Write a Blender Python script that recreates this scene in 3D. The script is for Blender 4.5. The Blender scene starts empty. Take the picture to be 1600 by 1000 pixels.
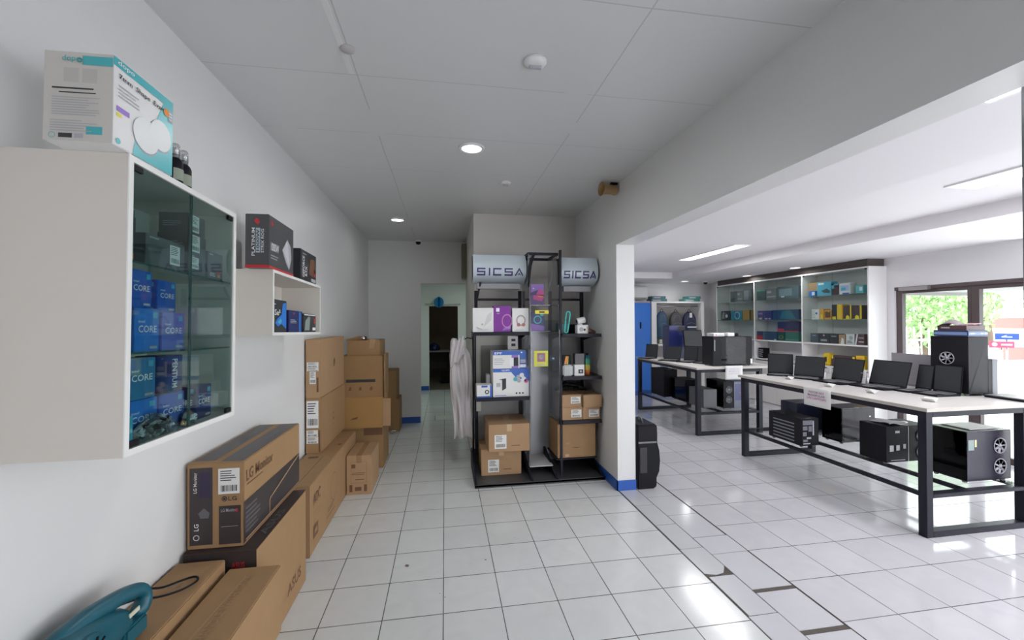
import bpy, bmesh, math, random
from mathutils import Vector, Matrix, Euler
random.seed(7)
S = bpy.context.scene
COL = S.collection
R = math.radians

# ------------------------------------------------------------ camera
YAW, PITCH, ROLL, FPX = 0.1602, 0.0044, -0.0054, 649.0
cam_d = bpy.data.cameras.new('camera'); cam = bpy.data.objects.new('camera', cam_d); COL.objects.link(cam)
cam_d.sensor_width = 36.0; cam_d.lens = FPX / 1600 * 36.0; cam_d.clip_start = 0.05; cam_d.clip_end = 200
fw = Vector((math.sin(YAW)*math.cos(PITCH), math.cos(YAW)*math.cos(PITCH), math.sin(PITCH)))
rt = Vector((math.cos(YAW), -math.sin(YAW), 0)); up = rt.cross(fw)
r2 = math.cos(ROLL)*rt + math.sin(ROLL)*up; u2 = -math.sin(ROLL)*rt + math.cos(ROLL)*up
mw = Matrix((r2, u2, -fw)).transposed().to_4x4(); mw.translation = Vector((0.0163, 0, 1.603))
cam.matrix_world = mw
S.camera = cam

# ------------------------------------------------------------ world, exposure, large lights
w = bpy.data.worlds.new('world'); S.world = w; w.use_nodes = True
bg = w.node_tree.nodes['Background']; bg.inputs[0].default_value = (0.95, 0.955, 1.0, 1); bg.inputs[1].default_value = 20.0
S.view_settings.view_transform = 'Standard'; S.view_settings.look = 'None'
S.view_settings.exposure = -1.75; S.view_settings.gamma = 1.0; S.view_settings.use_curve_mapping = False

def area(name, loc, sx, sy, power, rot=(0,0,0), col=(1,1,1), shape='RECTANGLE'):
    d = bpy.data.lights.new(name, 'AREA'); d.shape = shape; d.size = sx
    if shape in ('RECTANGLE', 'ELLIPSE'): d.size_y = sy
    d.energy = power; d.color = col
    o = bpy.data.objects.new(name, d); COL.objects.link(o); o.location = loc; o.rotation_euler = rot
    return o
# daylight arriving through the glass doors on the right
area('daylight_doors', (6.05, 2.6, 1.05), 4.2, 1.85, 230, (0, R(90), 0), (0.96, 0.96, 1.0))

# ------------------------------------------------------------ materials
MATS = {}
def mat(name, col, rough=0.5, metal=0.0, spec=0.5, noise=0.0, nscale=8.0, bump=0.0, bscale=200.0, emit=0.0, trans=0.0, alpha=1.0, coat=0.0):
    if name in MATS: return MATS[name]
    m = bpy.data.materials.new(name); m.use_nodes = True; nt = m.node_tree; N = nt.nodes; b = N['Principled BSDF']
    c = (col[0], col[1], col[2], 1)
    b.inputs['Base Color'].default_value = c; b.inputs['Roughness'].default_value = rough; b.inputs['Metallic'].default_value = metal
    b.inputs['Specular IOR Level'].default_value = spec; b.inputs['Coat Weight'].default_value = coat
    if emit: b.inputs['Emission Color'].default_value = c; b.inputs['Emission Strength'].default_value = emit
    if noise or bump:
        tc = N.new('ShaderNodeTexCoord')
    if noise:
        n = N.new('ShaderNodeTexNoise'); n.inputs['Scale'].default_value = nscale; n.inputs['Detail'].default_value = 5
        nt.links.new(tc.outputs['Object'], n.inputs['Vector'])
        mx = N.new('ShaderNodeMix'); mx.data_type = 'RGBA'; mx.inputs[6].default_value = tuple(x*(1-noise) for x in col)+(1,)
        mx.inputs[7].default_value = tuple(min(1, x*(1+noise)) for x in col)+(1,)
        nt.links.new(n.outputs['Fac'], mx.inputs[0]); nt.links.new(mx.outputs[2], b.inputs['Base Color'])
    if bump:
        n2 = N.new('ShaderNodeTexNoise'); n2.inputs['Scale'].default_value = bscale
        nt.links.new(tc.outputs['Object'], n2.inputs['Vector'])
        bp = N.new('ShaderNodeBump'); bp.inputs['Strength'].default_value = bump; bp.inputs['Distance'].default_value = 0.002
        nt.links.new(n2.outputs['Fac'], bp.inputs['Height']); nt.links.new(bp.outputs[0], b.inputs['Normal'])
    MATS[name] = m; return m

def glass(name, tint=(0.9, 0.96, 0.95), refl=0.08, rough=0.02, pwr=4.0):
    if name in MATS: return MATS[name]
    m = bpy.data.materials.new(name); m.use_nodes = True; nt = m.node_tree; N = nt.nodes; N.clear()
    out = N.new('ShaderNodeOutputMaterial'); mix = N.new('ShaderNodeMixShader'); t = N.new('ShaderNodeBsdfTransparent'); g = N.new('ShaderNodeBsdfGlossy')
    fr = N.new('ShaderNodeLayerWeight'); fr.inputs[0].default_value = 0.5
    pw = N.new('ShaderNodeMath'); pw.operation = 'POWER'; pw.inputs[1].default_value = pwr
    ad = N.new('ShaderNodeMath'); ad.operation = 'ADD'; ad.inputs[1].default_value = refl; ad.use_clamp = True
    t.inputs[0].default_value = tint+(1,); g.inputs['Roughness'].default_value = rough
    nt.links.new(fr.outputs['Facing'], pw.inputs[0]); nt.links.new(pw.outputs[0], ad.inputs[0]); nt.links.new(ad.outputs[0], mix.inputs[0])
    nt.links.new(t.outputs[0], mix.inputs[1]); nt.links.new(g.outputs[0], mix.inputs[2]); nt.links.new(mix.outputs[0], out.inputs[0])
    MATS[name] = m; return m

W_WALL = mat('white_wall_paint', (0.76, 0.76, 0.755), 0.38, noise=0.025, nscale=1.3, bump=0.08, bscale=60)
W_WALL2 = mat('white_room_paint', (0.80, 0.79, 0.80), 0.45, noise=0.02, nscale=1.5)
W_CEIL2 = mat('white_plaster_ceiling', (0.84, 0.82, 0.84), 0.6)
BLUE_BASE = mat('blue_skirting_paint', (0.02, 0.10, 0.42), 0.35)
MELA = mat('white_melamine', (0.70, 0.655, 0.595), 0.35)
MELA_EDGE = mat('white_edge_band', (0.86, 0.86, 0.83), 0.3)
CARD = mat('brown_cardboard', (0.335, 0.20, 0.095), 0.75, noise=0.07, nscale=14, bump=0.15, bscale=90)
CARD2 = mat('dark_brown_cardboard', (0.30, 0.175, 0.075), 0.78, noise=0.09, nscale=10, bump=0.15, bscale=90)
CARD3 = mat('light_brown_cardboard', (0.40, 0.25, 0.135), 0.75, noise=0.06, nscale=12, bump=0.15, bscale=90)
TAPE = mat('brown_packing_tape', (0.33, 0.20, 0.10), 0.25)
TAPE2 = mat('clear_packing_tape', (0.55, 0.40, 0.25), 0.2)
PAPER = mat('white_label_paper', (0.82, 0.82, 0.80), 0.6)
INK = mat('black_print_ink', (0.03, 0.03, 0.035), 0.6)
INKBR = mat('brown_print_ink', (0.16, 0.08, 0.04), 0.7)
WHITEPR = mat('white_print', (0.85, 0.86, 0.88), 0.5)
GREYPR = mat('grey_print', (0.42, 0.43, 0.46), 0.5)
REDPR = mat('red_print', (0.55, 0.03, 0.04), 0.45)
ORANGEPR = mat('orange_print', (0.80, 0.26, 0.05), 0.5)
YELLOWPR = mat('yellow_print', (0.80, 0.66, 0.05), 0.5)
BLUEPR = mat('blue_print', (0.03, 0.12, 0.48), 0.4)
CYANPR = mat('cyan_print', (0.08, 0.45, 0.62), 0.4)
TEALPR = mat('teal_print', (0.06, 0.42, 0.46), 0.3)
MAGPR = mat('magenta_print', (0.62, 0.10, 0.32), 0.5)
PURPLEPR = mat('purple_print', (0.20, 0.02, 0.30), 0.4)
VIOLETPR = mat('violet_print', (0.30, 0.16, 0.55), 0.4)
GREENPR = mat('green_print', (0.05, 0.30, 0.22), 0.4)
BLACKBOX = mat('black_printed_board', (0.035, 0.036, 0.042), 0.35, noise=0.2, nscale=9)
DARKBOX = mat('charcoal_printed_board', (0.10, 0.105, 0.115), 0.4, noise=0.15, nscale=7)
NAVYBOX = mat('navy_printed_board', (0.02, 0.03, 0.13), 0.35, noise=0.3, nscale=9)
BLUEBOX = mat('blue_printed_board', (0.02, 0.11, 0.50), 0.35, noise=0.12, nscale=6)
BLUEBOX2 = mat('royal_blue_printed_board', (0.03, 0.20, 0.66), 0.35, noise=0.1, nscale=6)
VIOBOX = mat('violet_blue_printed_board', (0.13, 0.17, 0.55), 0.35, noise=0.1, nscale=6)
WHITEBOX = mat('white_printed_board', (0.78, 0.78, 0.77), 0.4)
STEEL_BLK = mat('black_powder_coat', (0.015, 0.015, 0.024), 0.45, spec=.22)
STEEL_GRY = mat('grey_powder_coat', (0.28, 0.28, 0.29), 0.5)
TOPWHITE = mat('white_table_laminate', (0.80, 0.77, 0.74), 0.25)
TOPEDGE = mat('beige_table_edge', (0.50, 0.47, 0.42), 0.4)
PLASTIC_BLK = mat('black_plastic', (0.010, 0.010, 0.013), 0.48, spec=.16)
PLASTIC_GRY = mat('grey_plastic', (0.20, 0.20, 0.21), 0.4)
PLASTIC_WHT = mat('white_plastic', (0.80, 0.80, 0.79), 0.35)
SCREEN = mat('dark_screen_glass', (0.026, 0.029, 0.032), 0.35, spec=.35)
METAL = mat('brushed_metal', (0.6, 0.6, 0.62), 0.3, metal=1.0)
CHROME = mat('chrome', (0.8, 0.8, 0.82), 0.12, metal=1.0)
BROWNFR = mat('dark_brown_aluminium', (0.085, 0.06, 0.06), 0.4)
GREENGLASS = glass('green_tinted_glass', (0.74, 0.84, 0.83), 0.025)
SHELFGLASS = glass('glass_shelf', (0.80, 0.90, 0.87), 0.05)
CLEARGLASS = glass('clear_glass', (0.93, 0.97, 0.96), 0.03)
ACRYLIC = glass('clear_acrylic', (0.84, 0.84, 0.86), 0.06, 0.05)
GLASS_EDGE = mat('dark_glass_edge', (0.04, 0.10, 0.09), 0.2)

# ------------------------------------------------------------ mesh builder
def smooth(pts, n=6):
    """Catmull-Rom through the points, for cords"""
    P = [Vector(p) for p in pts]; P = [2*P[0]-P[1]]+P+[2*P[-1]-P[-2]]; out = []
    for i in range(1, len(P)-2):
        for k in range(n):
            t = k/n; a, b, c, d = P[i-1], P[i], P[i+1], P[i+2]
            out.append(.5*((2*b)+(c-a)*t+(2*a-5*b+4*c-d)*t*t+(3*b-a-3*c+d)*t**3))
    return out+[P[-2]]
class MB:
    def __init__(s): s.v = []; s.f = []; s.mi = []; s.m = 0; s.sm = []
    def add(s, vs, fs, smooth=False):
        o = len(s.v); s.v += [tuple(p) for p in vs]
        for f in fs: s.f.append(tuple(i+o for i in f)); s.mi.append(s.m); s.sm.append(smooth)
        return s
    def box(s, x0, x1, y0, y1, z0, z1):
        v = [(x0,y0,z0),(x1,y0,z0),(x1,y1,z0),(x0,y1,z0),(x0,y0,z1),(x1,y0,z1),(x1,y1,z1),(x0,y1,z1)]
        return s.add(v, [(0,3,2,1),(4,5,6,7),(0,1,5,4),(1,2,6,5),(2,3,7,6),(3,0,4,7)])
    def boxm(s, M, sx, sy, sz):
        v = [M @ Vector((a*sx/2, b*sy/2, c*sz/2)) for c in (-1,1) for a, b in ((-1,-1),(1,-1),(1,1),(-1,1))]
        return s.add(v, [(0,3,2,1),(4,5,6,7),(0,1,5,4),(1,2,6,5),(2,3,7,6),(3,0,4,7)])
    def prism(s, poly, axis, a0, a1):
        """poly: 2D outline; axis 'x' -> (y,z), 'y' -> (x,z), 'z' -> (x,y)"""
        n = len(poly)
        def P(p, a): return {'x': (a, p[0], p[1]), 'y': (p[0], a, p[1]), 'z': (p[0], p[1], a)}[axis]
        v = [P(p, a0) for p in poly] + [P(p, a1) for p in poly]
        f = [tuple(range(n))[::-1], tuple(range(n, 2*n))] + [(i, (i+1) % n, n+(i+1) % n, n+i) for i in range(n)]
        return s.add(v, f)
    def tube(s, path, r, seg=10, caps=True, smooth=True):
        path = [Vector(p) for p in path]; n = len(path)
        rr = r if isinstance(r, (list, tuple)) else [r]*n
        vs = []; prev = None
        for i, p in enumerate(path):
            d = (path[min(i+1, n-1)] - path[max(i-1, 0)]).normalized()
            if prev is None:
                a = Vector((0,0,1)) if abs(d.z) < .9 else Vector((1,0,0)); x = d.cross(a).normalized()
            else:
                x = (prev - d*prev.dot(d)).normalized()
            prev = x; y = d.cross(x)
            for k in range(seg):
                t = 2*math.pi*k/seg; vs.append(p + x*math.cos(t)*rr[i] + y*math.sin(t)*rr[i])
        fs = [(i*seg+k, i*seg+(k+1) % seg, (i+1)*seg+(k+1) % seg, (i+1)*seg+k) for i in range(n-1) for k in range(seg)]
        s.add(vs, fs, smooth)
        if caps: s.add([vs[k] for k in range(seg)], [tuple(range(seg))[::-1]]); s.add(vs[-seg:], [tuple(range(seg))])
        return s
    def lathe(s, prof, M=Matrix(), seg=24, smooth=True):
        vs = [M @ Vector((r*math.cos(2*math.pi*k/seg), r*math.sin(2*math.pi*k/seg), z)) for r, z in prof for k in range(seg)]
        n = len(prof)
        fs = [(i*seg+k, i*seg+(k+1) % seg, (i+1)*seg+(k+1) % seg, (i+1)*seg+k) for i in range(n-1) for k in range(seg)]
        s.add(vs, fs, smooth)
        if prof[0][0] > 1e-5: s.add(vs[:seg], [tuple(range(seg))[::-1]])
        if prof[-1][0] > 1e-5: s.add(vs[-seg:], [tuple(range(seg))])
        return s
    def quad(s, a, b, c, d): return s.add([a, b, c, d], [(0,1,2,3)])
    def build(s, name, mats, parent=None, loc=None, rz=0, bevel=0.0, bseg=2, sub=0):
        me = bpy.data.meshes.new(name); me.from_pydata(s.v, [], s.f)
        for m in (mats if isinstance(mats, (list, tuple)) else [mats]): me.materials.append(m)
        for p, mi, sm in zip(me.polygons, s.mi, s.sm): p.material_index = mi; p.use_smooth = sm
        bm = bmesh.new(); bm.from_mesh(me)
        bmesh.ops.remove_doubles(bm, verts=bm.verts, dist=1e-6)
        if bevel:
            es = [e for e in bm.edges if len(e.link_faces) == 2 and e.calc_face_angle(0) > 0.6]
            bmesh.ops.bevel(bm, geom=es, offset=bevel, segments=bseg, affect='EDGES', clamp_overlap=True)
        bm.to_mesh(me); bm.free(); me.update()
        o = bpy.data.objects.new(name, me); COL.objects.link(o)
        if sub:
            md = o.modifiers.new('smooth', 'SUBSURF'); md.levels = sub; md.render_levels = sub
        if parent is not None: o.parent = parent
        if loc is not None: o.location = loc
        if rz: o.rotation_euler = (0, 0, rz)
        return o

def tag(o, label, cat, group=None, kind=None):
    if label: o['label'] = label
    if cat: o['category'] = cat
    if group: o['group'] = group
    if kind: o['kind'] = kind
    return o
def thing(name, label, cat, loc=(0,0,0), rz=0, group=None, rot=None):
    o = bpy.data.objects.new(name, None); o.empty_display_size = 0.05; COL.objects.link(o); o.location = loc
    o.rotation_euler = rot if rot else (0, 0, rz)
    return tag(o, label, cat, group)
def struct(o): o['kind'] = 'structure'; return o

_txt = {}
def text_geo(body):
    if body not in _txt:
        cu = bpy.data.curves.new('t', 'FONT'); cu.body = body; cu.resolution_u = 2; cu.align_x = 'CENTER'; cu.offset = 0.012
        o = bpy.data.objects.new('t', cu); COL.objects.link(o)
        dg = bpy.context.evaluated_depsgraph_get(); me = o.evaluated_get(dg).to_mesh()
        vs = [tuple(v.co) for v in me.vertices]; fs = [tuple(p.vertices) for p in me.polygons]
        o.evaluated_get(dg).to_mesh_clear(); bpy.data.objects.remove(o); bpy.data.curves.remove(cu)
        x0 = min(v[0] for v in vs); x1 = max(v[0] for v in vs); y0 = min(v[1] for v in vs); y1 = max(v[1] for v in vs)
        _txt[body] = ([((v[0]-x0)/(x1-x0), (v[1]-y0)/(y1-y0)) for v in vs], fs)
    return _txt[body]

class Face:
    """one flat face of a box: local coordinates u (right) and v (up), in fractions of the face"""
    def __init__(s, o, r, u, n): s.o, s.r, s.u, s.n = Vector(o), Vector(r), Vector(u), Vector(n)
    def P(s, u, v, off=0.0012): return s.o + s.r*u + s.u*v + s.n*off
def face(wx, wy, h, side):
    a, b = wx/2, wy/2
    return {'front': Face((-a,-b,0), (wx,0,0), (0,0,h), (0,-1,0)), 'right': Face((a,-b,0), (0,wy,0), (0,0,h), (1,0,0)),
            'left': Face((-a,b,0), (0,-wy,0), (0,0,h), (-1,0,0)), 'back': Face((a,b,0), (-wx,0,0), (0,0,h), (0,1,0)),
            'top': Face((-a,-b,h), (wx,0,0), (0,wy,0), (0,0,1))}[side]
def pr_rect(mb, F, u0, v0, u1, v1, off=0.0012): mb.quad(F.P(u0,v0,off), F.P(u1,v0,off), F.P(u1,v1,off), F.P(u0,v1,off))
def pr_poly(mb, F, pts, off=0.0012): mb.add([F.P(u,v,off) for u, v in pts], [tuple(range(len(pts)))])
def pr_disc(mb, F, u, v, r, off=0.0012, seg=20, squash=1.0):
    L, H = F.r.length, F.u.length
    mb.add([F.P(u+r*math.cos(t)/L, v+squash*r*math.sin(t)/H, off) for t in [2*math.pi*k/seg for k in range(seg)]], [tuple(range(seg))])
def pr_ring(mb, F, u, v, r, th, off=0.0012, seg=20, sq=1.0):
    L, H = F.r.length, F.u.length; o = [F.P(u+r*math.cos(t)/L, v+sq*r*math.sin(t)/H, off) for t in [2*math.pi*k/seg for k in range(seg)]]
    i = [F.P(u+(r-th)*math.cos(t)/L, v+sq*(r-th)*math.sin(t)/H, off) for t in [2*math.pi*k/seg for k in range(seg)]]
    mb.add(o+i, [(k, (k+1) % seg, seg+(k+1) % seg, seg+k) for k in range(seg)])
def pr_text(mb, F, s, u0, v0, u1, v1, off=0.0018, turn=0):
    vs, fs = text_geo(s)
    def q(a, b):
        if turn == 1: a, b = 1-b, a       # reads bottom to top
        if turn == -1: a, b = b, 1-a      # reads top to bottom
        return F.P(u0+(u1-u0)*a, v0+(v1-v0)*b, off)
    mb.add([q(a, b) for a, b in vs], fs)

def boxthing(name, label, cat, size, loc, m, rz=0, group=None, bevel=0.003, parent=None):
    wx, wy, h = size
    mb = MB(); mb.box(-wx/2, wx/2, -wy/2, wy/2, 0, h)
    o = mb.build(name, m, parent, loc, rz, bevel)
    if label: tag(o, label, cat, group)
    return o
class Pr:
    """printing on a box: one child mesh per colour"""
    def __init__(s, o, size): s.o = o; s.size = size; s.d = {}
    def f(s, side): return face(*s.size, side)
    def mb(s, m): return s.d.setdefault(m.name, (MB(), m))[0]
    def rect(s, m, side, *a, off=0.0012): pr_rect(s.mb(m), s.f(side), *a, off=off); return s
    def text(s, m, side, t, *a, turn=0, off=0.0024): pr_text(s.mb(m), s.f(side), t, *a, off=off, turn=turn); return s
    def poly(s, m, side, pts, off=0.0012): pr_poly(s.mb(m), s.f(side), pts, off); return s
    def disc(s, m, side, u, v, r, off=0.0016, sq=1.0): pr_disc(s.mb(m), s.f(side), u, v, r, off, squash=sq); return s
    def ring(s, m, side, u, v, r, th, off=0.0018, sq=1.0): pr_ring(s.mb(m), s.f(side), u, v, r, th, off, sq=sq); return s
    def lines(s, m, side, u0, v0, u1, v1, n, off=0.0018):
        h = (v1-v0)/n
        for k in range(n):
            pr_rect(s.mb(m), s.f(side), u0, v0+h*(k+.3), u1-(u1-u0)*random.uniform(0, .35), v0+h*(k+.65), off=off)
        return s
    def done(s, name='printed_artwork'):
        if not s.d: return s.o
        big = MB(); ms = []
        for i, (mb, m) in enumerate(s.d.values()):
            big.m = i; ms.append(m); big.add(mb.v, mb.f)
        big.build(name, ms, s.o); return s.o

def shipping_label(o, size, side, u0, v0, u1, v1, style=0):
    """white paper label with small print and a bar code, a child of the box"""
    F = face(*size, side); mb = MB(); mb.m = 0; pr_rect(mb, F, u0, v0, u1, v1, 0.0014)
    mb.m = 1; W, H = u1-u0, v1-v0
    for k in range(5): pr_rect(mb, F, u0+W*.1, v1-H*(.12+.09*k), u0+W*(.55+.3*random.random()), v1-H*(.085+.09*k), 0.002)
    u = u0+W*.12
    while u < u1-W*.12:
        t = W*random.choice((.02, .03, .05)); pr_rect(mb, F, u, v0+H*.1, u+t, v0+H*.34, 0.002); u += t+W*.03
    mb.build('shipping_label', [PAPER, INK], o)
def tape(o, size, sides, m=TAPE, wdt=0.05, across='y'):
    """strip of tape running over the top and down the named sides"""
    wx, wy, h = size; mb = MB()
    if across == 'y':
        a = wdt/2; pr_rect(mb, face(wx,wy,h,'top'), .5-a/wx, 0, .5+a/wx, 1, .0011)
        for s_ in sides: pr_rect(mb, face(wx,wy,h,s_), .5-a/wx, 1-min(.07/h, .5), .5+a/wx, 1, .0011)
    else:
        a = wdt/2; pr_rect(mb, face(wx,wy,h,'top'), 0, .5-a/wy, 1, .5+a/wy, .0011)
        for s_ in sides: pr_rect(mb, face(wx,wy,h,s_), .5-a/wy, 1-min(.07/h, .5), .5+a/wy, 1, .0011)
    mb.build('packing_tape', m, o)
# ============================================================ THE SETTING
def tile_mat(name, x0, tx, y0, ty, gw, col, gcol, var=0.04, rough=0.12, faint_x=1.0):
    m = bpy.data.materials.new(name); m.use_nodes = True; nt = m.node_tree; N = nt.nodes; L = nt.links; b = N['Principled BSDF']
    g = N.new('ShaderNodeNewGeometry'); sp = N.new('ShaderNodeSeparateXYZ'); L.new(g.outputs['Position'], sp.inputs[0])
    def M(op, a, b_=None, c=None):
        n = N.new('ShaderNodeMath'); n.operation = op
        for i, x in enumerate((a, b_, c)):
            if x is None: continue
            if isinstance(x, (int, float)): n.inputs[i].default_value = x
            else: L.new(x, n.inputs[i])
        return n.outputs[0]
    U = M('DIVIDE', M('SUBTRACT', sp.outputs[0], x0), tx); V = M('DIVIDE', M('SUBTRACT', sp.outputs[1], y0), ty)
    nz = N.new('ShaderNodeTexNoise'); nz.inputs['Scale'].default_value = 3.0; L.new(g.outputs['Position'], nz.inputs['Vector'])
    def line(t, per):
        fr = M('FRACT', t); d = M('MINIMUM', fr, M('SUBTRACT', 1.0, fr))
        wv = M('MULTIPLY', M('ADD', nz.outputs['Fac'], 0.5), gw/per/2)
        return M('LESS_THAN', d, wv)
    mask = M('MAXIMUM', line(U, tx), line(V, ty))
    cb = N.new('ShaderNodeCombineXYZ'); L.new(M('FLOOR', U), cb.inputs[0]); L.new(M('FLOOR', V), cb.inputs[1])
    wn = N.new('ShaderNodeTexWhiteNoise'); wn.noise_dimensions = '3D'; L.new(cb.outputs[0], wn.inputs['Vector'])
    # soft marbling inside the tiles, different in each tile
    off = N.new('ShaderNodeVectorMath'); off.operation = 'MULTIPLY_ADD'; off.inputs[1].default_value = (7, 7, 7)
    L.new(wn.outputs['Color'], off.inputs[0]); L.new(g.outputs['Position'], off.inputs[2])
    n2 = N.new('ShaderNodeTexNoise'); n2.inputs['Scale'].default_value = 5; n2.inputs['Detail'].default_value = 7; n2.inputs['Distortion'].default_value = 1.4
    L.new(off.outputs[0], n2.inputs['Vector'])
    f = M('ADD', M('MULTIPLY', M('SUBTRACT', wn.outputs['Value'], .5), var*2), M('MULTIPLY', M('SUBTRACT', n2.outputs['Fac'], .5), 0.16))
    f = M('ADD', f, 1.0)
    sc = N.new('ShaderNodeVectorMath'); sc.operation = 'SCALE'; sc.inputs[0].default_value = col; L.new(f, sc.inputs['Scale'])
    mx = N.new('ShaderNodeMix'); mx.data_type = 'RGBA'; L.new(mask, mx.inputs[0]); L.new(sc.outputs[0], mx.inputs[6]); mx.inputs[7].default_value = gcol+(1,)
    L.new(mx.outputs[2], b.inputs['Base Color'])
    L.new(M('ADD', M('MULTIPLY', mask, 0.6), M('ADD', M('MULTIPLY', n2.outputs['Fac'], 0.06), rough)), b.inputs['Roughness'])
    bp = N.new('ShaderNodeBump'); bp.inputs['Strength'].default_value = 0.25; bp.inputs['Distance'].default_value = 0.002
    L.new(M('SUBTRACT', 1.0, mask), bp.inputs['Height']); L.new(bp.outputs[0], b.inputs['Normal'])
    MATS[name] = m; return m
TILE_L = tile_mat('white_marbled_floor_tile', 0.0, 0.325, 2.323, 0.325, 0.0055, (0.70, 0.72, 0.715), (0.10, 0.105, 0.10))
TILE_R = tile_mat('pale_lilac_floor_tile', 2.095, 0.35, 2.255, 0.35, 0.0055, (0.60, 0.59, 0.62), (0.10, 0.09, 0.09), var=0.045, rough=0.055)

def sbox(name, m, *b, bevel=0.0):
    mb = MB(); mb.box(*b); return struct(mb.build(name, m, bevel=bevel))
XL, XB0, XB1, XR = -1.17, 1.625, 1.805, 6.12
YF, YB, YBR, ZC, ZB = -2.5, 6.80, 8.85, 2.90, 2.33
# floors
sbox('floor', TILE_L, XL-.15, XB0, YF-.15, 10.0, -0.12, 0.0)
sbox('floor', TILE_R, 2.095, XR+.0, YF-.15, YBR+.1, -0.12, 0.0)
GROUT = mat('dark_open_joint', (0.10, 0.085, 0.075), 0.9, noise=0.25, nscale=40)
BTILE = mat('border_floor_tile', (0.58, 0.58, 0.61), 0.13, noise=0.05, nscale=4)
mb = MB(); mb.m = 0; mb.box(XB0, 2.095, YF-.15, YBR+.1, -0.12, -0.003); mb.m = 1
def btile(x0, x1, y0, y1, poly=None):
    if poly: mb.prism(poly, 'z', -0.01, 0.0)
    else: mb.box(x0, x1, y0, y1, -0.01, 0.0)
y = -2.5
while y < 8.8:
    if y > 3.72 or y < 1.6:
        btile(1.640, 1.810, y+.003, min(y+.352, 1.697) if y < 1.6 else y+.352)
    y += .355
for (a, b_) in ((2.03, 2.375), (2.70, 3.04), (3.046, 3.39), (3.396, 3.72)): btile(1.640, 1.810, a, b_)
btile(0, 0, 0, 0, [(1.634, 2.415), (1.70, 2.392), (1.76, 2.405), (1.79, 2.44), (1.812, 2.47), (1.812, 2.694), (1.634, 2.694)])
btile(1.631, 1.812, 1.70, 2.024)
y = -2.5
while y < 8.7:
    n_ = y+.355
    if y < 1.2 or y > 2.7: btile(1.817, 2.082, y+.003, n_-.003 if y > 1.2 else min(n_-.003, 1.495))
    y = n_
btile(1.817, 2.085, 2.225, 2.60); btile(1.817, 2.083, 1.89, 2.19); btile(1.817, 2.088, 1.50, 1.855); btile(1.817, 2.09, 2.606, 2.82); btile(1.817, 2.088, 1.41, 1.495)
struct(mb.build('floor', [GROUT, BTILE]))
# chips and paint specks on the left floor
mb = MB()
for (cx, cy, r) in ((-0.24, 2.82, .022), (0.28, 2.80, .008), (-0.02, 2.50, .005), (0.01, 2.46, .004), (-.43, 2.15, .009), (.65, 3.35, .004), (.52, 3.05, .004)):
    n = 7; mb.add([(cx+r*random.uniform(.5, 1.2)*math.cos(6.28*k/n), cy+r*random.uniform(.5, 1.1)*math.sin(6.28*k/n), .0006) for k in range(n)], [tuple(range(n))])
struct(mb.build('floor', mat('brown_floor_chip', (0.17, 0.12, 0.09), 0.8)))

# ceiling of the shop with panel joints
def ceil_mat():
    m = bpy.data.materials.new('white_panel_ceiling'); m.use_nodes = True; nt = m.node_tree; N = nt.nodes; L = nt.links; b = N['Principled BSDF']
    b.inputs['Roughness'].default_value = 0.32
    g = N.new('ShaderNodeNewGeometry'); sp = N.new('ShaderNodeSeparateXYZ'); L.new(g.outputs['Position'], sp.inputs[0])
    def M(op, a, b_=None):
        n = N.new('ShaderNodeMath'); n.operation = op
        for i, x in enumerate((a, b_)):
            if x is None: continue
            if isinstance(x, (int, float)): n.inputs[i].default_value = x
            else: L.new(x, n.inputs[i])
        return n.outputs[0]
    nz = N.new('ShaderNodeTexNoise'); nz.inputs['Scale'].default_value = 2.2; nz.inputs['Detail'].default_value = 4; L.new(g.outputs['Position'], nz.inputs['Vector'])
    wob = M('MULTIPLY', M('SUBTRACT', nz.outputs['Fac'], .5), .014)
    lines = None
    for ax, at, wd in ((0, -.43, .006), (0, .87, .006), (1, 1.60, .005), (1, 2.27, .004), (1, 2.95, .004), (1, 3.63, .003), (1, .93, .004)):
        d = M('LESS_THAN', M('ABSOLUTE', M('ADD', M('SUBTRACT', sp.outputs[ax], at), wob)), wd/2+.0005)
        lines = d if lines is None else M('MAXIMUM', lines, d)
    n3 = N.new('ShaderNodeTexNoise'); n3.inputs['Scale'].default_value = 1.7; L.new(g.outputs['Position'], n3.inputs['Vector'])
    fac = M('MULTIPLY', lines, M('MULTIPLY', M('GREATER_THAN', n3.outputs['Fac'], .40), .42))
    mx = N.new('ShaderNodeMix'); mx.data_type = 'RGBA'; L.new(fac, mx.inputs[0]); mx.inputs[6].default_value = (0.70, 0.71, 0.71, 1); mx.inputs[7].default_value = (0.30, 0.29, 0.27, 1)
    L.new(mx.outputs[2], b.inputs['Base Color'])
    return m
sbox('ceiling', ceil_mat(), XL-.15, XB1-.005, YF-.15, YB+.1, ZC, ZC+.12)
# taped joint ridge of the ceiling
mb = MB(); mb.box(-.47, -.445, .6, 2.26, ZC-.0025, ZC); struct(mb.build('trim_1', mat('filler_strip', (0.78, 0.78, 0.78), .4)))
# ceiling of the display room: soffit ring with a recess
Z1, Z2, RX0, RX1, RY1 = 2.46, 2.585, 2.85, 4.57, 7.78
sbox('ceiling', W_CEIL2, XB1-.005, RX0, YF-.15, YBR+.1, Z1, 3.02)
sbox('ceiling', W_CEIL2, RX1, XR+.2, YF-.15, YBR+.1, Z1, 3.02)
sbox('ceiling', W_CEIL2, RX0, RX1, RY1, YBR+.1, Z1, 3.02)
sbox('ceiling', W_CEIL2, RX0, RX1, YF-.15, RY1, Z2, 3.02)
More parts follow.
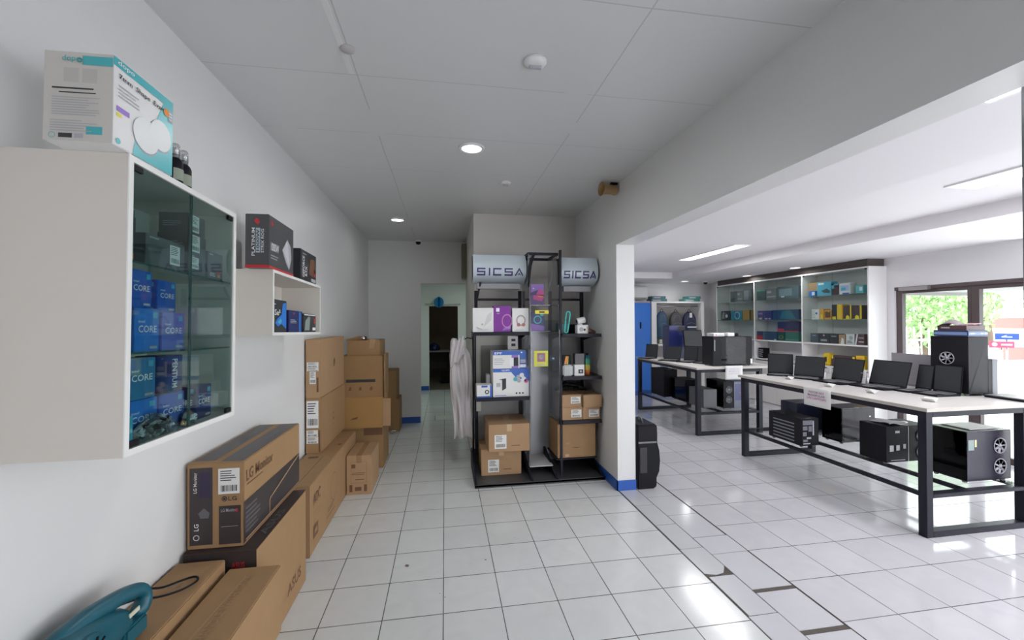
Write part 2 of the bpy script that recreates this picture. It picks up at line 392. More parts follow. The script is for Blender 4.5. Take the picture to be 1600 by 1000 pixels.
# walls
sbox('wall_left', W_WALL, XL-.15, XL, YF-.15, YB, 0, ZC)
mb = MB(); mb.box(XL-.15, -.37, YB, YB+.12, 0, ZC); mb.box(-.37, .36, YB, YB+.12, 2.225, ZC); struct(mb.build('wall_back', W_WALL))
sbox('trim_2', W_WALL, -.43, .36, YB-.012, YB, 2.235, 2.60)
sbox('wall_middle', mat('warm_white_paint', (0.70, 0.67, 0.64), .45, noise=.02, nscale=1.5), .36, XB0, 4.97, YB+.12, 0, ZC)
PIL = mat('pillar_white_paint', (0.72, 0.72, 0.71), 0.4)
sbox('wall_right', W_WALL, XB0, XB1, 3.73, YBR+.1, 0, ZC)
sbox('trim_3', W_WALL, XB0, XB1, YF-.15, 3.73, ZB, ZC)
# blue skirtings
def skirt(n, *b): sbox(n, BLUE_BASE, *b, bevel=.002)
skirt('baseboard_back', XL, -.375, YB-.012, YB, 0, .095)
skirt('baseboard_right', XB0-.012, XB0, 3.718, 4.97, 0, .095)
skirt('baseboard_pillar', XB0-.012, XB1+.002, 3.718, 3.73, 0, .095)
skirt('baseboard_left', XL, XL+.012, YF, YB-.02, 0, .095)
# passage behind the doorway and the dim room beyond
GW = mat('passage_paint', (0.80, 0.84, 0.80), .5)
mb = MB(); mb.box(-1.3, -.354, 10.0, 10.1, 0, 2.6); mb.box(.321, 1.6, 10.0, 10.1, 0, 2.6); mb.box(-.354, .321, 10.0, 10.1, 1.985, 2.6)
struct(mb.build('wall_passage', GW))
sbox('wall_passage', GW, -1.3, -1.2, YB+.12, 10.0, 0, 2.6); sbox('wall_passage', GW, 1.5, 1.6, YB+.12, 10.0, 0, 2.6)
sbox('ceiling', GW, -1.3, 1.6, YB+.12, 10.1, 2.6, 2.7)
skirt('baseboard_passage', -1.2, -.36, 9.985, 10.0, 0, .10)
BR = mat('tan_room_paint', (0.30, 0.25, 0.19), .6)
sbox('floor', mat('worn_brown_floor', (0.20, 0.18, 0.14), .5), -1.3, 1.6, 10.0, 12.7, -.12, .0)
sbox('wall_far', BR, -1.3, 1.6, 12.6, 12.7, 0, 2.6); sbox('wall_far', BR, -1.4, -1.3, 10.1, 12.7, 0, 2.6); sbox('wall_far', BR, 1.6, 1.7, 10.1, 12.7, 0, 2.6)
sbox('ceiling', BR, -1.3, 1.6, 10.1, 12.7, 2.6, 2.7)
mb = MB(); mb.box(-.15, .17, 6.93, 7.22, 0, .003); struct(mb.build('trim_4', mat('repaired_tile', (0.74, 0.78, 0.72), .2)))
mb = MB(); mb.box(-.158, -.15, 6.93, 7.22, 0, .004); mb.box(.17, .178, 6.93, 7.22, 0, .004); struct(mb.build('trim_5', GROUT))
# display room: back wall, right wall with glazed doors
sbox('wall_back_display', W_WALL2, XB1, XR+.2, YBR, YBR+.1, 0, Z1)
sbox('wall_right_display', W_WALL2, XR, XR+.18, 4.80, YBR+.1, 0, Z1)
sbox('wall_right_display', W_WALL2, XR, XR+.18, YF-.15, 4.80, 2.045, Z1)
# front of the building (behind the camera)
sbox('wall_front', W_WALL, XL-.15, XB1, YF-.15, YF, 0, ZC)
mb = MB(); mb.box(XB1, 2.1, YF-.15, YF, 0, 3.0); mb.box(5.6, XR+.2, YF-.15, YF, 0, 3.0); mb.box(2.1, 5.6, YF-.15, YF, 2.2, 3.0); struct(mb.build('wall_front', W_WALL2))
# skirting plinth along the display room's back wall
sbox('baseboard_display', BLUE_BASE, XB1, XR-.6, 8.43, YBR, 0, .10)
# glazed doors in the right wall
ys = [4.80, 3.975, 3.17, 2.37, 1.57, .77, -.03, -.83, -1.63, -2.5]
for i in range(len(ys)-1):
    y1, y0 = ys[i], ys[i+1]; mb = MB()
    mb.box(XR+.03, XR+.09, y1-.075, y1, 0, 2.04); mb.box(XR+.03, XR+.09, y0, y0+.035, 0, 2.04)
    mb.box(XR+.03, XR+.09, y0+.035, y1-.075, 1.955, 2.04); mb.box(XR+.03, XR+.09, y0+.035, y1-.075, 0, .07)
    mb.box(XR+.0, XR+.03, y0, y1, 2.0, 2.045)
    d = struct(mb.build('door_%d' % (i+1), BROWNFR, bevel=.003))
    g = MB(); g.box(XR+.055, XR+.061, y0+.035, y1-.075, .07, 1.955); g.build('glass_pane', CLEARGLASS, d)
    if i == 0:
        c = MB(); c.box(XR-.06, XR-.002, 4.36, 4.70, 1.99, 2.035); c.build('door_closer', mat('silver_closer', (.35,.33,.33), .35, .6), d)
# edge frame of the sliding glass leaf standing under the beam at the right edge of the view
mb = MB(); mb.box(1.93, 1.955, 1.075, 1.10, 0, Z1); struct(mb.build('trim_6', mat('grey_aluminium', (.20,.21,.22), .4, .3)))

# ============================================================ LAMPS
LAMP = mat('lamp_diffuser', (1, 1, 0.98), .5, emit=14)
LAMP2 = mat('lamp_diffuser_soft', (1, .99, 1), .5, emit=9)
TRIMW = mat('lamp_trim_white', (.85, .85, .85), .35)
def downlight(x, y, z, r, label, power, group=None):
    t = thing('recessed_downlight', label, 'ceiling light', (x, y, z), group=group)
    mb = MB(); mb.lathe([(r*.86, -.004), (r*.9, -.012), (r*1.08, -.010), (r*1.15, 0)], seg=32); mb.build('trim_ring', TRIMW, t)
    mb = MB(); mb.lathe([(0.0001, -.008), (r*.86, -.007)], seg=32); mb.build('diffuser', LAMP, t)
    l = area('downlight_lamp', (x, y, z-.02), r*1.7, 0, power, (0, 0, 0), (.97, 1, .98), 'DISK'); l.data.spread = R(170)
downlight(.219, 3.094, ZC, .085, 'bright round downlight in the shop ceiling, the nearer and larger one', 30)
downlight(-.568, 5.391, ZC, .085, 'round downlight over the passage doorway end of the shop, small in view', 5)
downlight(5.10, 8.20, Z1, .085, 'round downlight over the hanging backpacks at the back of the display room', 9)
downlight(5.70, 7.10, Z1, .085, 'round downlight over the far bay of the glass display cabinet', 7)
downlight(5.63, 5.92, Z1, .085, 'round downlight over the middle bay of the glass display cabinet', 7)
def panel(x0, x1, y0, y1, z, label, power):
    cx, cy = (x0+x1)/2, (y0+y1)/2; a, b_ = (x1-x0)/2, (y1-y0)/2
    t = thing('ceiling_panel_light', label, 'ceiling light', (cx, cy, z))
    mb = MB()
    for q in ((-a-.015, a+.015, -b_-.015, -b_), (-a-.015, a+.015, b_, b_+.015), (-a-.015, -a, -b_, b_), (a, a+.015, -b_, b_)): mb.box(*q, -.012, 0)
    mb.build('frame', TRIMW, t)
    mb = MB(); mb.box(-a, a, -b_, b_, -.008, 0); mb.build('diffuser', LAMP2, t)
    area('panel_lamp', (cx, cy, z-.03), a*2, b_*2, power, col=(1, .98, 1))
panel(3.72, 3.93, 4.84, 6.15, Z2, 'long rectangular light panel in the ceiling recess above the farther table', 75)
panel(3.67, 3.93, 1.30, 2.50, Z2, 'long rectangular light panel at the right edge, above the nearer table', 62)
panel(3.70, 3.93, -1.7, -.5, Z2, 'added unseen fill light panel in the ceiling recess behind the viewpoint', 50)  # extra panel added out of view as fill light for the rooms
panel(1.95, 2.12, .35, 1.30, Z1, 'slim light panel showing just past the underside of the beam', 18)
area('passage_lamp', (.5, 8.4, 2.55), .5, .5, 34, col=(.90, 1, .95))
area('far_room_lamp', (.5, 11.3, 2.55), .3, .3, 2.5, col=(1, .9, .75))

# ============================================================ CEILING AND WALL FITTINGS
def cctv(loc, label, ang=0):
    t = thing('dome_camera', label, 'security camera', loc)
    mb = MB(); mb.lathe([(.055, 0), (.055, -.018), (.045, -.026)], seg=24); mb.build('base', PLASTIC_WHT, t)
    mb = MB(); mb.lathe([(.040, -.024), (.038, -.045), (.026, -.062), (.0001, -.068)], seg=24); mb.build('dome', PLASTIC_BLK, t)
    return t
cctv((-.394, 6.72, ZC), 'black dome security camera above the passage doorway')
cctv((5.60, 8.22, Z1), 'black dome security camera at the back of the display room')
t = thing('horn_speaker', 'brown horn loudspeaker mounted where the beam meets the ceiling', 'loudspeaker', (1.60, 3.68, 2.86))
M_ = Matrix.Translation((0, 0, -.03)) @ Matrix.Rotation(R(-90), 4, 'Y') @ Matrix.Rotation(R(8), 4, 'X')
mb = MB(); mb.lathe([(.045, .0), (.048, .012), (.040, .05), (.043, .09), (.052, .12), (.062, .145), (.064, .15), (.058, .149), (.045, .12), (.03, .06), (.0001, .05)], M_, 28); mb.build('horn', mat('tan_horn', (.36, .22, .10), .5), t)
mb = MB(); mb.box(-.05, .018, -.012, .012, .022, .038); mb.box(-.02, .0, -.02, .02, .0, .03); mb.tube([(.0,.0,.03),(.015,.01,.02),(.02,.0,-.01)], .004); mb.build('bracket', PLASTIC_BLK, t)
t = thing('lamp_holder', 'white empty lamp holder base on the ceiling, right of the filled joint', 'lamp holder', (.465, 2.013, ZC))
mb = MB(); mb.lathe([(.058, 0), (.058, -.012), (.045, -.022), (.03, -.026)], seg=28); mb.build('base', PLASTIC_WHT, t)
mb = MB(); mb.box(-.03, .03, -.007, .007, -.040, -.024); mb.build('contact_bar', GREYPR, t)
t = thing('lamp_holder', 'small white empty lamp holder on the ceiling, beyond the nearer downlight', 'lamp holder', (.58, 3.816, ZC))
mb = MB(); mb.lathe([(.05, 0), (.05, -.01), (.04, -.018), (.028, -.02)], seg=28); mb.build('base', PLASTIC_WHT, t)
mb = MB(); mb.box(-.024, .024, -.006, .006, -.032, -.018); mb.build('contact_bar', GREYPR, t)
mb = MB(); mb.lathe([(.036, 0), (.034, -.007), (.02, -.012), (.0001, -.013)], seg=14); o = mb.build('round_cover', mat('patch_grey', (.5,.48,.48), .6), loc=(-.433, 2.058, ZC)); tag(o, 'round grey cap over the filled joint of the shop ceiling', 'cap')
mb = MB(); mb.box(-.035, .035, 0, .22, 0, .54)
o = mb.build('junction_trunk', mat('olive_metal', (.16, .16, .11), .5), loc=(.32, 6.57, 2.30)); tag(o, 'tall dark olive trunking box high up beside the passage doorway', 'trunking box')
# rod and blue paper ball over the inner doorway
t = thing('curtain_rod', 'thin curtain rod across the inner doorway of the passage', 'curtain rod', (-.02, 9.93, 2.03))
mb = MB(); mb.tube([(-.42, 0, 0), (.40, 0, 0)], .010); mb.build('rod', METAL, t)
mb = MB(); mb.box(-.34, -.32, -.01, .068, -.015, .015); mb.box(.30, .32, -.01, .068, -.015, .015); mb.build('bracket', METAL, t)
t = thing('paper_ball', 'blue pleated paper ball hanging over the inner doorway', 'paper ball', (-.12, 9.86, 2.07))
mb = MB()
for k in range(14):
    a = math.pi*k/14; pts = [(math.cos(a)*math.sin(b_)*.115, math.sin(a)*math.sin(b_)*.055, math.cos(b_)*.125) for b_ in [2*math.pi*j/20 for j in range(20)]]
    mb.add(pts, [tuple(range(20))])
mb.build('pleats', mat('blue_tissue', (.03, .30, .62), .6), t)
mb = MB(); mb.tube([(0, 0, -.14), (0, 0, .14)], .006); mb.build('core', NAVYBOX, t)
# desk, chair and bags in the dim room
t = thing('desk', 'desk with a pale top in the dim room beyond the passage', 'desk', (-.05, 11.6, 0))
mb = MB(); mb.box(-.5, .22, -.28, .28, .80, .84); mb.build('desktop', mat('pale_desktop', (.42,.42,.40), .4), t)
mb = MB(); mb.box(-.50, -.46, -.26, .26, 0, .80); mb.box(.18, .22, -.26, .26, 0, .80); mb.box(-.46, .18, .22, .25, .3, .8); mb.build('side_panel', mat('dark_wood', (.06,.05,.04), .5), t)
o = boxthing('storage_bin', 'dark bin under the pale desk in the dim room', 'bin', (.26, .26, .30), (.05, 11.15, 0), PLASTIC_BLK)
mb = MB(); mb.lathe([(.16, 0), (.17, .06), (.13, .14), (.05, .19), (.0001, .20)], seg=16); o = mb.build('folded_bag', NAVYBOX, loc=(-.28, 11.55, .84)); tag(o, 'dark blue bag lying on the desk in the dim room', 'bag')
# ============================================================ LEFT WALL: GLASS CABINET
def Rt(): pass
# glass-fronted wall cabinet; hangs very slightly off level
cab = thing('wall_cabinet', 'white wall cabinet with glass doors full of blue processor boxes', 'cabinet', (XL, 1.285, 1.238), rot=(R(-1.5), 0, 0))
CW, CD, CH = .60, .32, .84          # length along the wall (y), depth (x), height
t_ = .018
mb = MB(); mb.box(0.002, CD, 0, t_, 0, CH); mb.box(0.002, CD, CW-t_, CW, 0, CH); mb.box(0.002, CD, t_, CW-t_, 0, t_); mb.box(0.002, CD, t_, CW-t_, CH-t_, CH)
mb.build('carcass', MELA, cab)
mb = MB(); mb.box(CD, CD+.003, 0, t_, 0, CH); mb.box(CD, CD+.003, CW-t_, CW, 0, CH); mb.box(CD, CD+.003, t_, CW-t_, 0, t_); mb.box(CD, CD+.003, t_, CW-t_, CH-t_, CH)
mb.build('edge_band', MELA_EDGE, cab)
mb = MB(); mb.box(0.004, .010, t_, CW-t_, t_, CH-t_); mb.build('back_panel', mat('cabinet_back', (.56,.57,.55), .5), cab)
SH1, SH2 = .285, .548
for z in (SH1, SH2):
    s = MB(); s.box(.012, CD-.012, t_, CW-t_, z-.006, z); so = s.build('glass_shelf', SHELFGLASS, cab)
    e = MB(); e.box(CD-.0118, CD-.0102, t_, CW-t_, z-.006, z); e.build('shelf_edge', GLASS_EDGE, so)
for a, b_ in ((t_+.001, .298), (.302, CW-t_-.001)):
    g = MB(); g.box(CD-.007, CD-.002, a, b_, t_+.002, CH-t_-.002); go = g.build('glass_door', GREENGLASS, cab)
    e = MB(); (e.box(CD-.0075, CD-.0015, b_-.0015, b_, t_+.002, CH-t_-.002) if a < .2 else e.box(CD-.0075, CD-.0015, a, a+.0015, t_+.002, CH-t_-.002)); e.build('polished_edge', GLASS_EDGE, go)
    for z in (t_+.003, CH-t_-.020):
        h = MB(); yy = a+.004 if a < .2 else b_-.040
        h.box(CD-.009, CD+.001, yy, yy+.036, z, z+.017); h.build('glass_hinge', PLASTIC_BLK, go, bevel=.001)
cM = Matrix.Translation((XL, 1.285, 1.238)) @ Matrix.Rotation(R(-1.5), 4, 'X')
def incab(o, x, y, z, rz=0):
    """stand an object on a shelf of the slightly tilted cabinet"""
    o.matrix_world = cM @ Matrix.Translation((x, y, z)) @ Matrix.Rotation(rz, 4, 'Z'); return o
F0, F1, F2, F3 = t_, SH1, SH2, CH
GP = 'processor boxes in the glass wall cabinet'
def cpu(label, size, pos, m, words, small='intel', name='processor_box', turn=0, side=('right', 'front'), rz=0, cat='box'):
    o = boxthing(name, label, cat, size, (0,0,0), m, group=GP, bevel=.0015); incab(o, *pos, rz=rz)
    p = Pr(o, size)
    for s_ in side:
        if turn: p.text(WHITEPR, s_, words, .30, .12, .62, .90, turn=turn)
        else:
            p.text(WHITEPR, s_, small, .12, .66, .36, .72); p.text(WHITEPR, s_, words, .12, .44, .86, .60)
            p.rect(CYANPR, s_, .72, .78, .9, .92); p.rect(GREYPR, s_, .60, .06, .9, .12)
    return p.done()
H1 = .118
cpu('bright blue processor box, front left of the cabinet middle shelf', (.10, .105, .130), (.250, .118, F1), BLUEBOX2, 'CORE')
cpu('violet blue processor box beside the bright blue one in the glass cabinet', (.10, .115, .122), (.250, .240, F1), VIOBOX, 'CORE')
cpu('blue processor box stacked on the bright blue one on the cabinet middle shelf', (.10, .09, .110), (.250, .090, F1+.131), BLUEBOX, 'CORE')
cpu('blue processor box stacked on the violet blue one on the cabinet middle shelf', (.10, .09, .100), (.250, .205, F1+.123), BLUEBOX, 'CORE')
cpu('blue processor box standing behind the bright blue one in the glass cabinet', (.09, .10, .125), (.095, .085, F1), BLUEBOX, 'CORE')
cpu('blue processor box standing behind the violet blue one in the glass cabinet', (.09, .10, .125), (.10, .215, F1), BLUEBOX, 'CORE')
o = boxthing('memory_card_case', 'flat black case lying under the glass shelf edge, middle of the cabinet', 'case', (.10, .16, .012), (0,0,0), BLACKBOX, bevel=.002); incab(o, .16, .365, F1)
o = boxthing('blister_box', 'pale clear-backed box leaning at the right of the cabinet middle shelf', 'box', (.04, .12, .11), (0,0,0), mat('pale_carton', (.36,.39,.38), .4), bevel=.002); incab(o, .08, .46, F1)
# bottom compartment
cpu('dark blue box with white letters running down its side, bottom of the cabinet', (.095, .085, .125), (.224, .30, F0+.122), NAVYBOX, 'PENTIUM', turn=-1)
cpu('blue box under the dark one with letters down its side, in the cabinet', (.10, .13, .120), (.224, .285, F0), BLUEBOX, 'CORE')
cpu('brighter blue box under the teal blue one, bottom left of the cabinet', (.10, .13, .120), (.224, .145, F0), BLUEBOX2, 'CORE')
cpu('teal blue box on top of the bottom left pile in the cabinet', (.10, .12, .125), (.224, .14, F0+.122), mat('deep_cyan_board', (.04,.20,.40), .35), 'CORE')
cpu('small light blue box at the lower left corner of the cabinet', (.05, .045, .085), (.275, .045, F0), CYANPR, 'inside')
cpu('plain dark blue box standing alone at the lower right of the cabinet', (.08, .10, .125), (.235, .47, F0), NAVYBOX, 'CORE')
# bags of small parts
def bag(label, c, r, mats_, n=26, seed=1):
    random.seed(seed); t = thing('parts_bag', label, 'bag'); incab(t, *c)
    mb = MB(); ring = 12; prof = []
    vs = []
    for j in range(7):
        v = j/6; z = r[2]*v
        for k in range(ring):
            a = 2*math.pi*k/ring; q = math.sin(math.pi*min(.97, v*.55+.42))*random.uniform(.72, 1.12)
            vs.append((r[0]*q*math.cos(a), r[1]*q*math.sin(a), z*random.uniform(.92, 1.08)))
    fs = [(j*ring+k, j*ring+(k+1) % ring, (j+1)*ring+(k+1) % ring, (j+1)*ring+k) for j in range(6) for k in range(ring)]+[tuple(range(ring))[::-1], tuple(range(6*ring, 7*ring))]
    mb.add(vs, fs); mb.build('crinkled_film', glass('crinkled_film', (.82,.86,.9), .22, .15), t)
    mb = MB(); ms = []
    for i in range(n):
        mb.m = i % len(mats_)
        M0 = Matrix.Translation((random.uniform(-.55,.55)*r[0], random.uniform(-.6,.6)*r[1], random.uniform(.12,.75)*r[2])) @ Euler((random.random()*3, random.random()*3, random.random()*3)).to_matrix().to_4x4()
        mb.boxm(M0, random.uniform(.008,.02), random.uniform(.008,.03), random.uniform(.004,.010))
    o = mb.build('small_parts', mats_, t); o['kind'] = 'stuff'
    return t
bag('clear bag of dark small parts along the bottom of the glass cabinet', (.2945, .16, F0), (.015, .12, .075), [PLASTIC_BLK, GREYPR, METAL, PLASTIC_GRY], 60, 3)
bag('clear bag with an orange and white part, bottom right of the glass cabinet', (.2945, .335, F0), (.015, .045, .055), [ORANGEPR, WHITEPR, PLASTIC_GRY], 14, 5)
random.seed(11)
# top shelf of the cabinet
def dk(label, size, pos, name='component_box', lab=None, m=DARKBOX, parent_pr=True):
    o = boxthing(name, label, 'box', size, (0,0,0), m, group='dark component boxes on the cabinet top shelf', bevel=.0015); incab(o, *pos)
    if lab:
        for (a, b_, c, d) in lab: shipping_label(o, size, 'right', a, b_, c, d)
    p = Pr(o, size); p.rect(GREYPR, 'right', .08, .88, .3, .93); p.lines(GREYPR, 'front', .15, .3, .8, .6, 3); return p.done()
dk('wide low charcoal box with a white label at the front of the cabinet top shelf', (.10, .19, .095), (.250, .20, F2), lab=[(.58, .18, .85, .85)])
dk('tall dark box standing behind the low charcoal box on the cabinet top shelf', (.10, .24, .190), (.09, .190, F2))
dk('charcoal box with one white label, lowest of the pile on the cabinet top shelf', (.10, .105, .075), (.250, .37, F2), lab=[(.08, .3, .55, .85)])
dk('charcoal box with white label, middle of the pile on the cabinet top shelf', (.10, .105, .070), (.250, .37, F2+.076), lab=[(.08, .1, .60, .95)])
dk('charcoal box with white label, topmost of the pile on the cabinet top shelf', (.095, .10, .070), (.250, .37, F2+.147), lab=[(.08, .1, .60, .95)])
o = dk('dark grey box with orange printed corner, right end of the cabinet top shelf', (.11, .105, .105), (.245, .49, F2))
p = Pr(o, (.11, .105, .105)); p.rect(ORANGEPR, 'right', .62, .10, .80, .22); p.rect(REDPR, 'right', .55, .26, .85, .34); p.lines(WHITEPR, 'right', .1, .1, .5, .25, 3); p.done('printed_corner')
o = dk('narrow grey box at the left end of the cabinet top shelf', (.09, .045, .150), (.250, .045, F2)); Pr(o, (.09, .045, .150)).rect(ORANGEPR, 'right', .5, .04, .9, .16).done('printed_corner')

# ---- on top of the glass cabinet
sz = (.158, .235, .236)
o = boxthing('light_box', 'white and teal retail box of ceiling lamps on top of the glass cabinet', 'box', sz, (0,0,0), WHITEBOX, bevel=.002)
o.matrix_world = cM @ Matrix.Translation((.246, .057, CH+.0005)) @ Matrix.Rotation(R(-1), 4, 'Z')
p = Pr(o, sz)
GREYSIDE = mat('light_grey_board', (.60, .57, .53), .45)
p.rect(GREYSIDE, 'front', 0, 0, 1, 1, off=.0006)
p.rect(TEALPR, 'front', .55, .86, 1, .965); p.text(TEALPR, 'front', 'dopo', .26, .875, .53, .955, off=.003); p.text(mat('deep_teal_print', (.03,.25,.27), .4), 'front', 'o', .48, .875, .56, .935, off=.004)
p.rect(mat('pale_grey_print', (.52,.50,.47), .5), 'front', .28, .66, .50, .82); p.rect(mat('pale_grey_print', (.52,.50,.47), .5), 'front', .55, .66, .77, .82)
p.lines(INK, 'front', .12, .565, .9, .615, 1); p.lines(INK, 'front', .22, .525, .78, .56, 1)
p.lines(GREYPR, 'front', .12, .28, .88, .50, 8); p.lines(GREYPR, 'front', .10, .10, .8, .24, 5)
p.rect(TEALPR, 'front', .62, .08, .86, .17); p.rect(INK, 'front', .22, .035, .42, .085); p.rect(GREYPR, 'front', .45, .035, .58, .085); p.ring(TEALPR, 'front', .13, .06, .008, .0015)
p.poly(TEALPR, 'right', [(0, .90), (1, .90), (1, 1), (0, 1)]); p.text(WHITEPR, 'right', 'dopo', .05, .915, .30, .985, off=.003)
p.poly(TEALPR, 'right', [(.30, 0), (1, 0), (1, .90), (.82, .90), (.66, .55), (.36, .30)])
p.text(INK, 'right', '7mm  Shape  Ever', .07, .76, .80, .835, off=.003); p.lines(GREYPR, 'right', .07, .56, .42, .72, 4)
p.rect(VIOLETPR, 'right', .05, .40, .24, .46); p.rect(YELLOWPR, 'right', .05, .34, .12, .38); p.disc(TEALPR, 'right', .08, .06, .008)
p.disc(ORANGEPR, 'right', .86, .80, .012, off=.003); p.rect(GREYPR, 'right', .90, .70, .985, .86, off=.002); p.lines(WHITEPR, 'right', .91, .72, .975, .84, 3, off=.003)
LG_ = mat('lamp_picture', (.70,.72,.72), .35)
p.disc(GREYPR, 'right', .52, .30, .052, off=.0016, sq=.95); p.disc(LG_, 'right', .51, .32, .052, off=.0026, sq=.95)
p.disc(GREYPR, 'right', .77, .42, .046, off=.0017, sq=1.0); p.disc(LG_, 'right', .765, .44, .046, off=.0028, sq=1.0)
p.done()
def spray(label, x, y):
    t = thing('spray_bottle', label, 'bottle', group='spray bottles on the glass cabinet')
    t.matrix_world = cM @ Matrix.Translation((x, y, CH))
    mb = MB(); mb.lathe([(.021, 0), (.023, .004), (.023, .075), (.019, .086), (.012, .094)], seg=20); mb.build('bottle_body', PLASTIC_BLK, t)
    mb = MB(); mb.lathe([(.0125, .094), (.0125, .104), (.010, .107)], seg=16); mb.build('collar', PLASTIC_GRY, t)
    mb = MB(); mb.lathe([(.013, .100), (.013, .135), (.010, .142), (.0001, .143)], seg=16); mb.build('clear_cap', glass('milky_cap', (.8,.82,.84), .18, .1), t)
    mb = MB(); mb.box(-.006, .006, -.004, .004, .106, .130); mb.build('nozzle', PLASTIC_WHT, t)
    n = 9; mb = MB(); vs = []
    for k in range(n):
        a = R(-70+140*k/(n-1)); vs += [(.0236*math.cos(a), .0236*math.sin(a), .016), (.0236*math.cos(a), .0236*math.sin(a), .055)]
    mb.add(vs, [(2*k, 2*k+2, 2*k+3, 2*k+1) for k in range(n-1)], True); mb.build('bottle_label', mat('bottle_label', (.28,.32,.25), .5), t)
spray('black spray bottle with a clear cap next to the lamp box on the glass cabinet', .285, .262)
spray('black spray bottle with a clear cap, the farther one from the lamp box', .280, .318)

# ============================================================ LEFT WALL: OPEN SHELF
sh = thing('wall_shelf', 'small open white wall shelf beyond the glass cabinet', 'shelf', (XL, 2.41, 1.537), rot=(R(-1.2), 0, 0))
LW, LD, LH = .87, .27, .357; t_ = .016
mb = MB(); mb.box(.002, LD, 0, t_, 0, LH); mb.box(.002, LD, LW-t_, LW, 0, LH); mb.box(.002, LD, t_, LW-t_, 0, t_); mb.box(.002, LD, t_, LW-t_, LH-t_, LH); mb.build('carcass', MELA, sh)
mb = MB(); mb.box(LD, LD+.003, 0, t_, 0, LH); mb.box(LD, LD+.003, LW-t_, LW, 0, LH); mb.box(LD, LD+.003, t_, LW-t_, 0, t_); mb.box(LD, LD+.003, t_, LW-t_, LH-t_, LH); mb.build('edge_band', MELA_EDGE, sh)
mb = MB(); mb.box(.003, .008, t_, LW-t_, t_, LH-t_); mb.build('back_panel', MELA, sh)
sM = Matrix.Translation((XL, 2.41, 1.537)) @ Matrix.Rotation(R(-1.2), 4, 'X')
def onsh(o, x, y, z, rz=0): o.matrix_world = sM @ Matrix.Translation((x, y, z)) @ Matrix.Rotation(rz, 4, 'Z'); return o
sz = (.115, .36, .285)
o = boxthing('power_supply_box', 'grey and red power supply box with lettered end, on the wall shelf', 'box', sz, (0,0,0), mat('gunmetal_board', (.075,.075,.08), .35, noise=.12), bevel=.002); onsh(o, .212, .13, LH)
p = Pr(o, sz); p.rect(REDPR, 'front', 0, 0, 1, .055); p.rect(REDPR, 'right', 0, 0, 1, .045)
p.rect(mat('light_blue_print', (.45,.55,.62), .4), 'front', .45, .28, .64, .74); p.text(INK, 'front', '1000W', .48, .31, .61, .71, off=.004, turn=1)
p.text(WHITEPR, 'front', 'PLATINUM', .28, .22, .42, .74, turn=1); p.text(WHITEPR, 'front', 'STRIX ROG', .68, .28, .80, .72, turn=1)
p.poly(REDPR, 'front', [(.38, .88), (.5, .93), (.62, .86), (.55, .80), (.42, .84)]); p.poly(REDPR, 'right', [(.06, .86), (.10, .93), (.15, .85), (.10, .80)])
p.text(WHITEPR, 'right', '1000W', .06, .34, .36, .50); p.lines(GREYPR, 'right', .06, .18, .36, .28, 2)
p.poly(GREYPR, 'right', [(.50, .45), (.72, .72), (.86, .60), (.90, .35), (.80, .10), (.66, .22)]); p.poly(mat('silver_print', (.55,.56,.58), .35), 'right', [(.52, .46), (.70, .70), (.74, .60), (.80, .14), (.62, .36)], off=.002)
p.done()
sz = (.10, .33, .205)
o = boxthing('graphics_card_box', 'black boxed graphics card behind the grey and red one on the open wall shelf', 'box', sz, (0,0,0), BLACKBOX, bevel=.002); onsh(o, .214, .62, LH)
p = Pr(o, sz); p.text(WHITEPR, 'right', 'GEFORCE', .10, .12, .22, .80, turn=1); p.text(WHITEPR, 'right', 'RTX', .26, .18, .38, .50, turn=1); p.lines(GREYPR, 'right', .1, .84, .4, .92, 1)
p.poly(mat('brown_print', (.16,.07,.04), .4), 'right', [(.50, .30), (.60, .80), (.85, .85), (.95, .45), (.75, .20)]); p.rect(REDPR, 'right', .85, .25, .93, .5); p.rect(GREYPR, 'right', .66, .05, .95, .16); p.done()
sz = (.10, .20, .185)
o = boxthing('solid_state_drive_box', 'black and blue glossy box with a white logo, nearest inside the open wall shelf', 'box', sz, (0,0,0), BLACKBOX, bevel=.002); onsh(o, .205, .145, t_)
p = Pr(o, sz); p.text(WHITEPR, 'right', 'Se\u00b2', .10, .52, .50, .70); p.poly(BLUEBOX2, 'right', [(.15, .28), (.35, .18), (.60, .26), (.95, .10), (.95, .95), (.70, .90), (.60, .55), (.30, .42)], off=.0013); p.poly(CYANPR, 'right', [(.30, .30), (.50, .25), (.62, .36), (.50, .44)], off=.0022); p.rect(GREYPR, 'right', .04, .84, .2, .87); p.done()
sz = (.10, .24, .135)
o = boxthing('motherboard_box', 'navy blue box second in the open wall shelf', 'box', sz, (0,0,0), NAVYBOX, bevel=.002); onsh(o, .205, .40, t_)
p = Pr(o, sz); p.rect(BLUEBOX2, 'right', .74, .02, .86, .98); p.lines(GREYPR, 'right', .1, .4, .6, .6, 3); p.rect(REDPR, 'right', .3, .84, .4, .9); p.done()
sz = (.10, .27, .125)
o = boxthing('keyboard_box', 'dark box with a grey picture, farthest inside the open wall shelf', 'box', sz, (0,0,0), BLACKBOX, bevel=.002); onsh(o, .205, .68, t_)
p = Pr(o, sz); p.poly(mat('grey_green_print', (.26,.32,.30), .4), 'right', [(.08, .10), (.12, .60), (.40, .88), (.50, .80), (.45, .10)]); p.rect(WHITEPR, 'right', .70, .10, .95, .26); p.rect(WHITEPR, 'right', .05, .92, .95, .97); p.rect(REDPR, 'right', .80, .5, .9, .8); p.done()

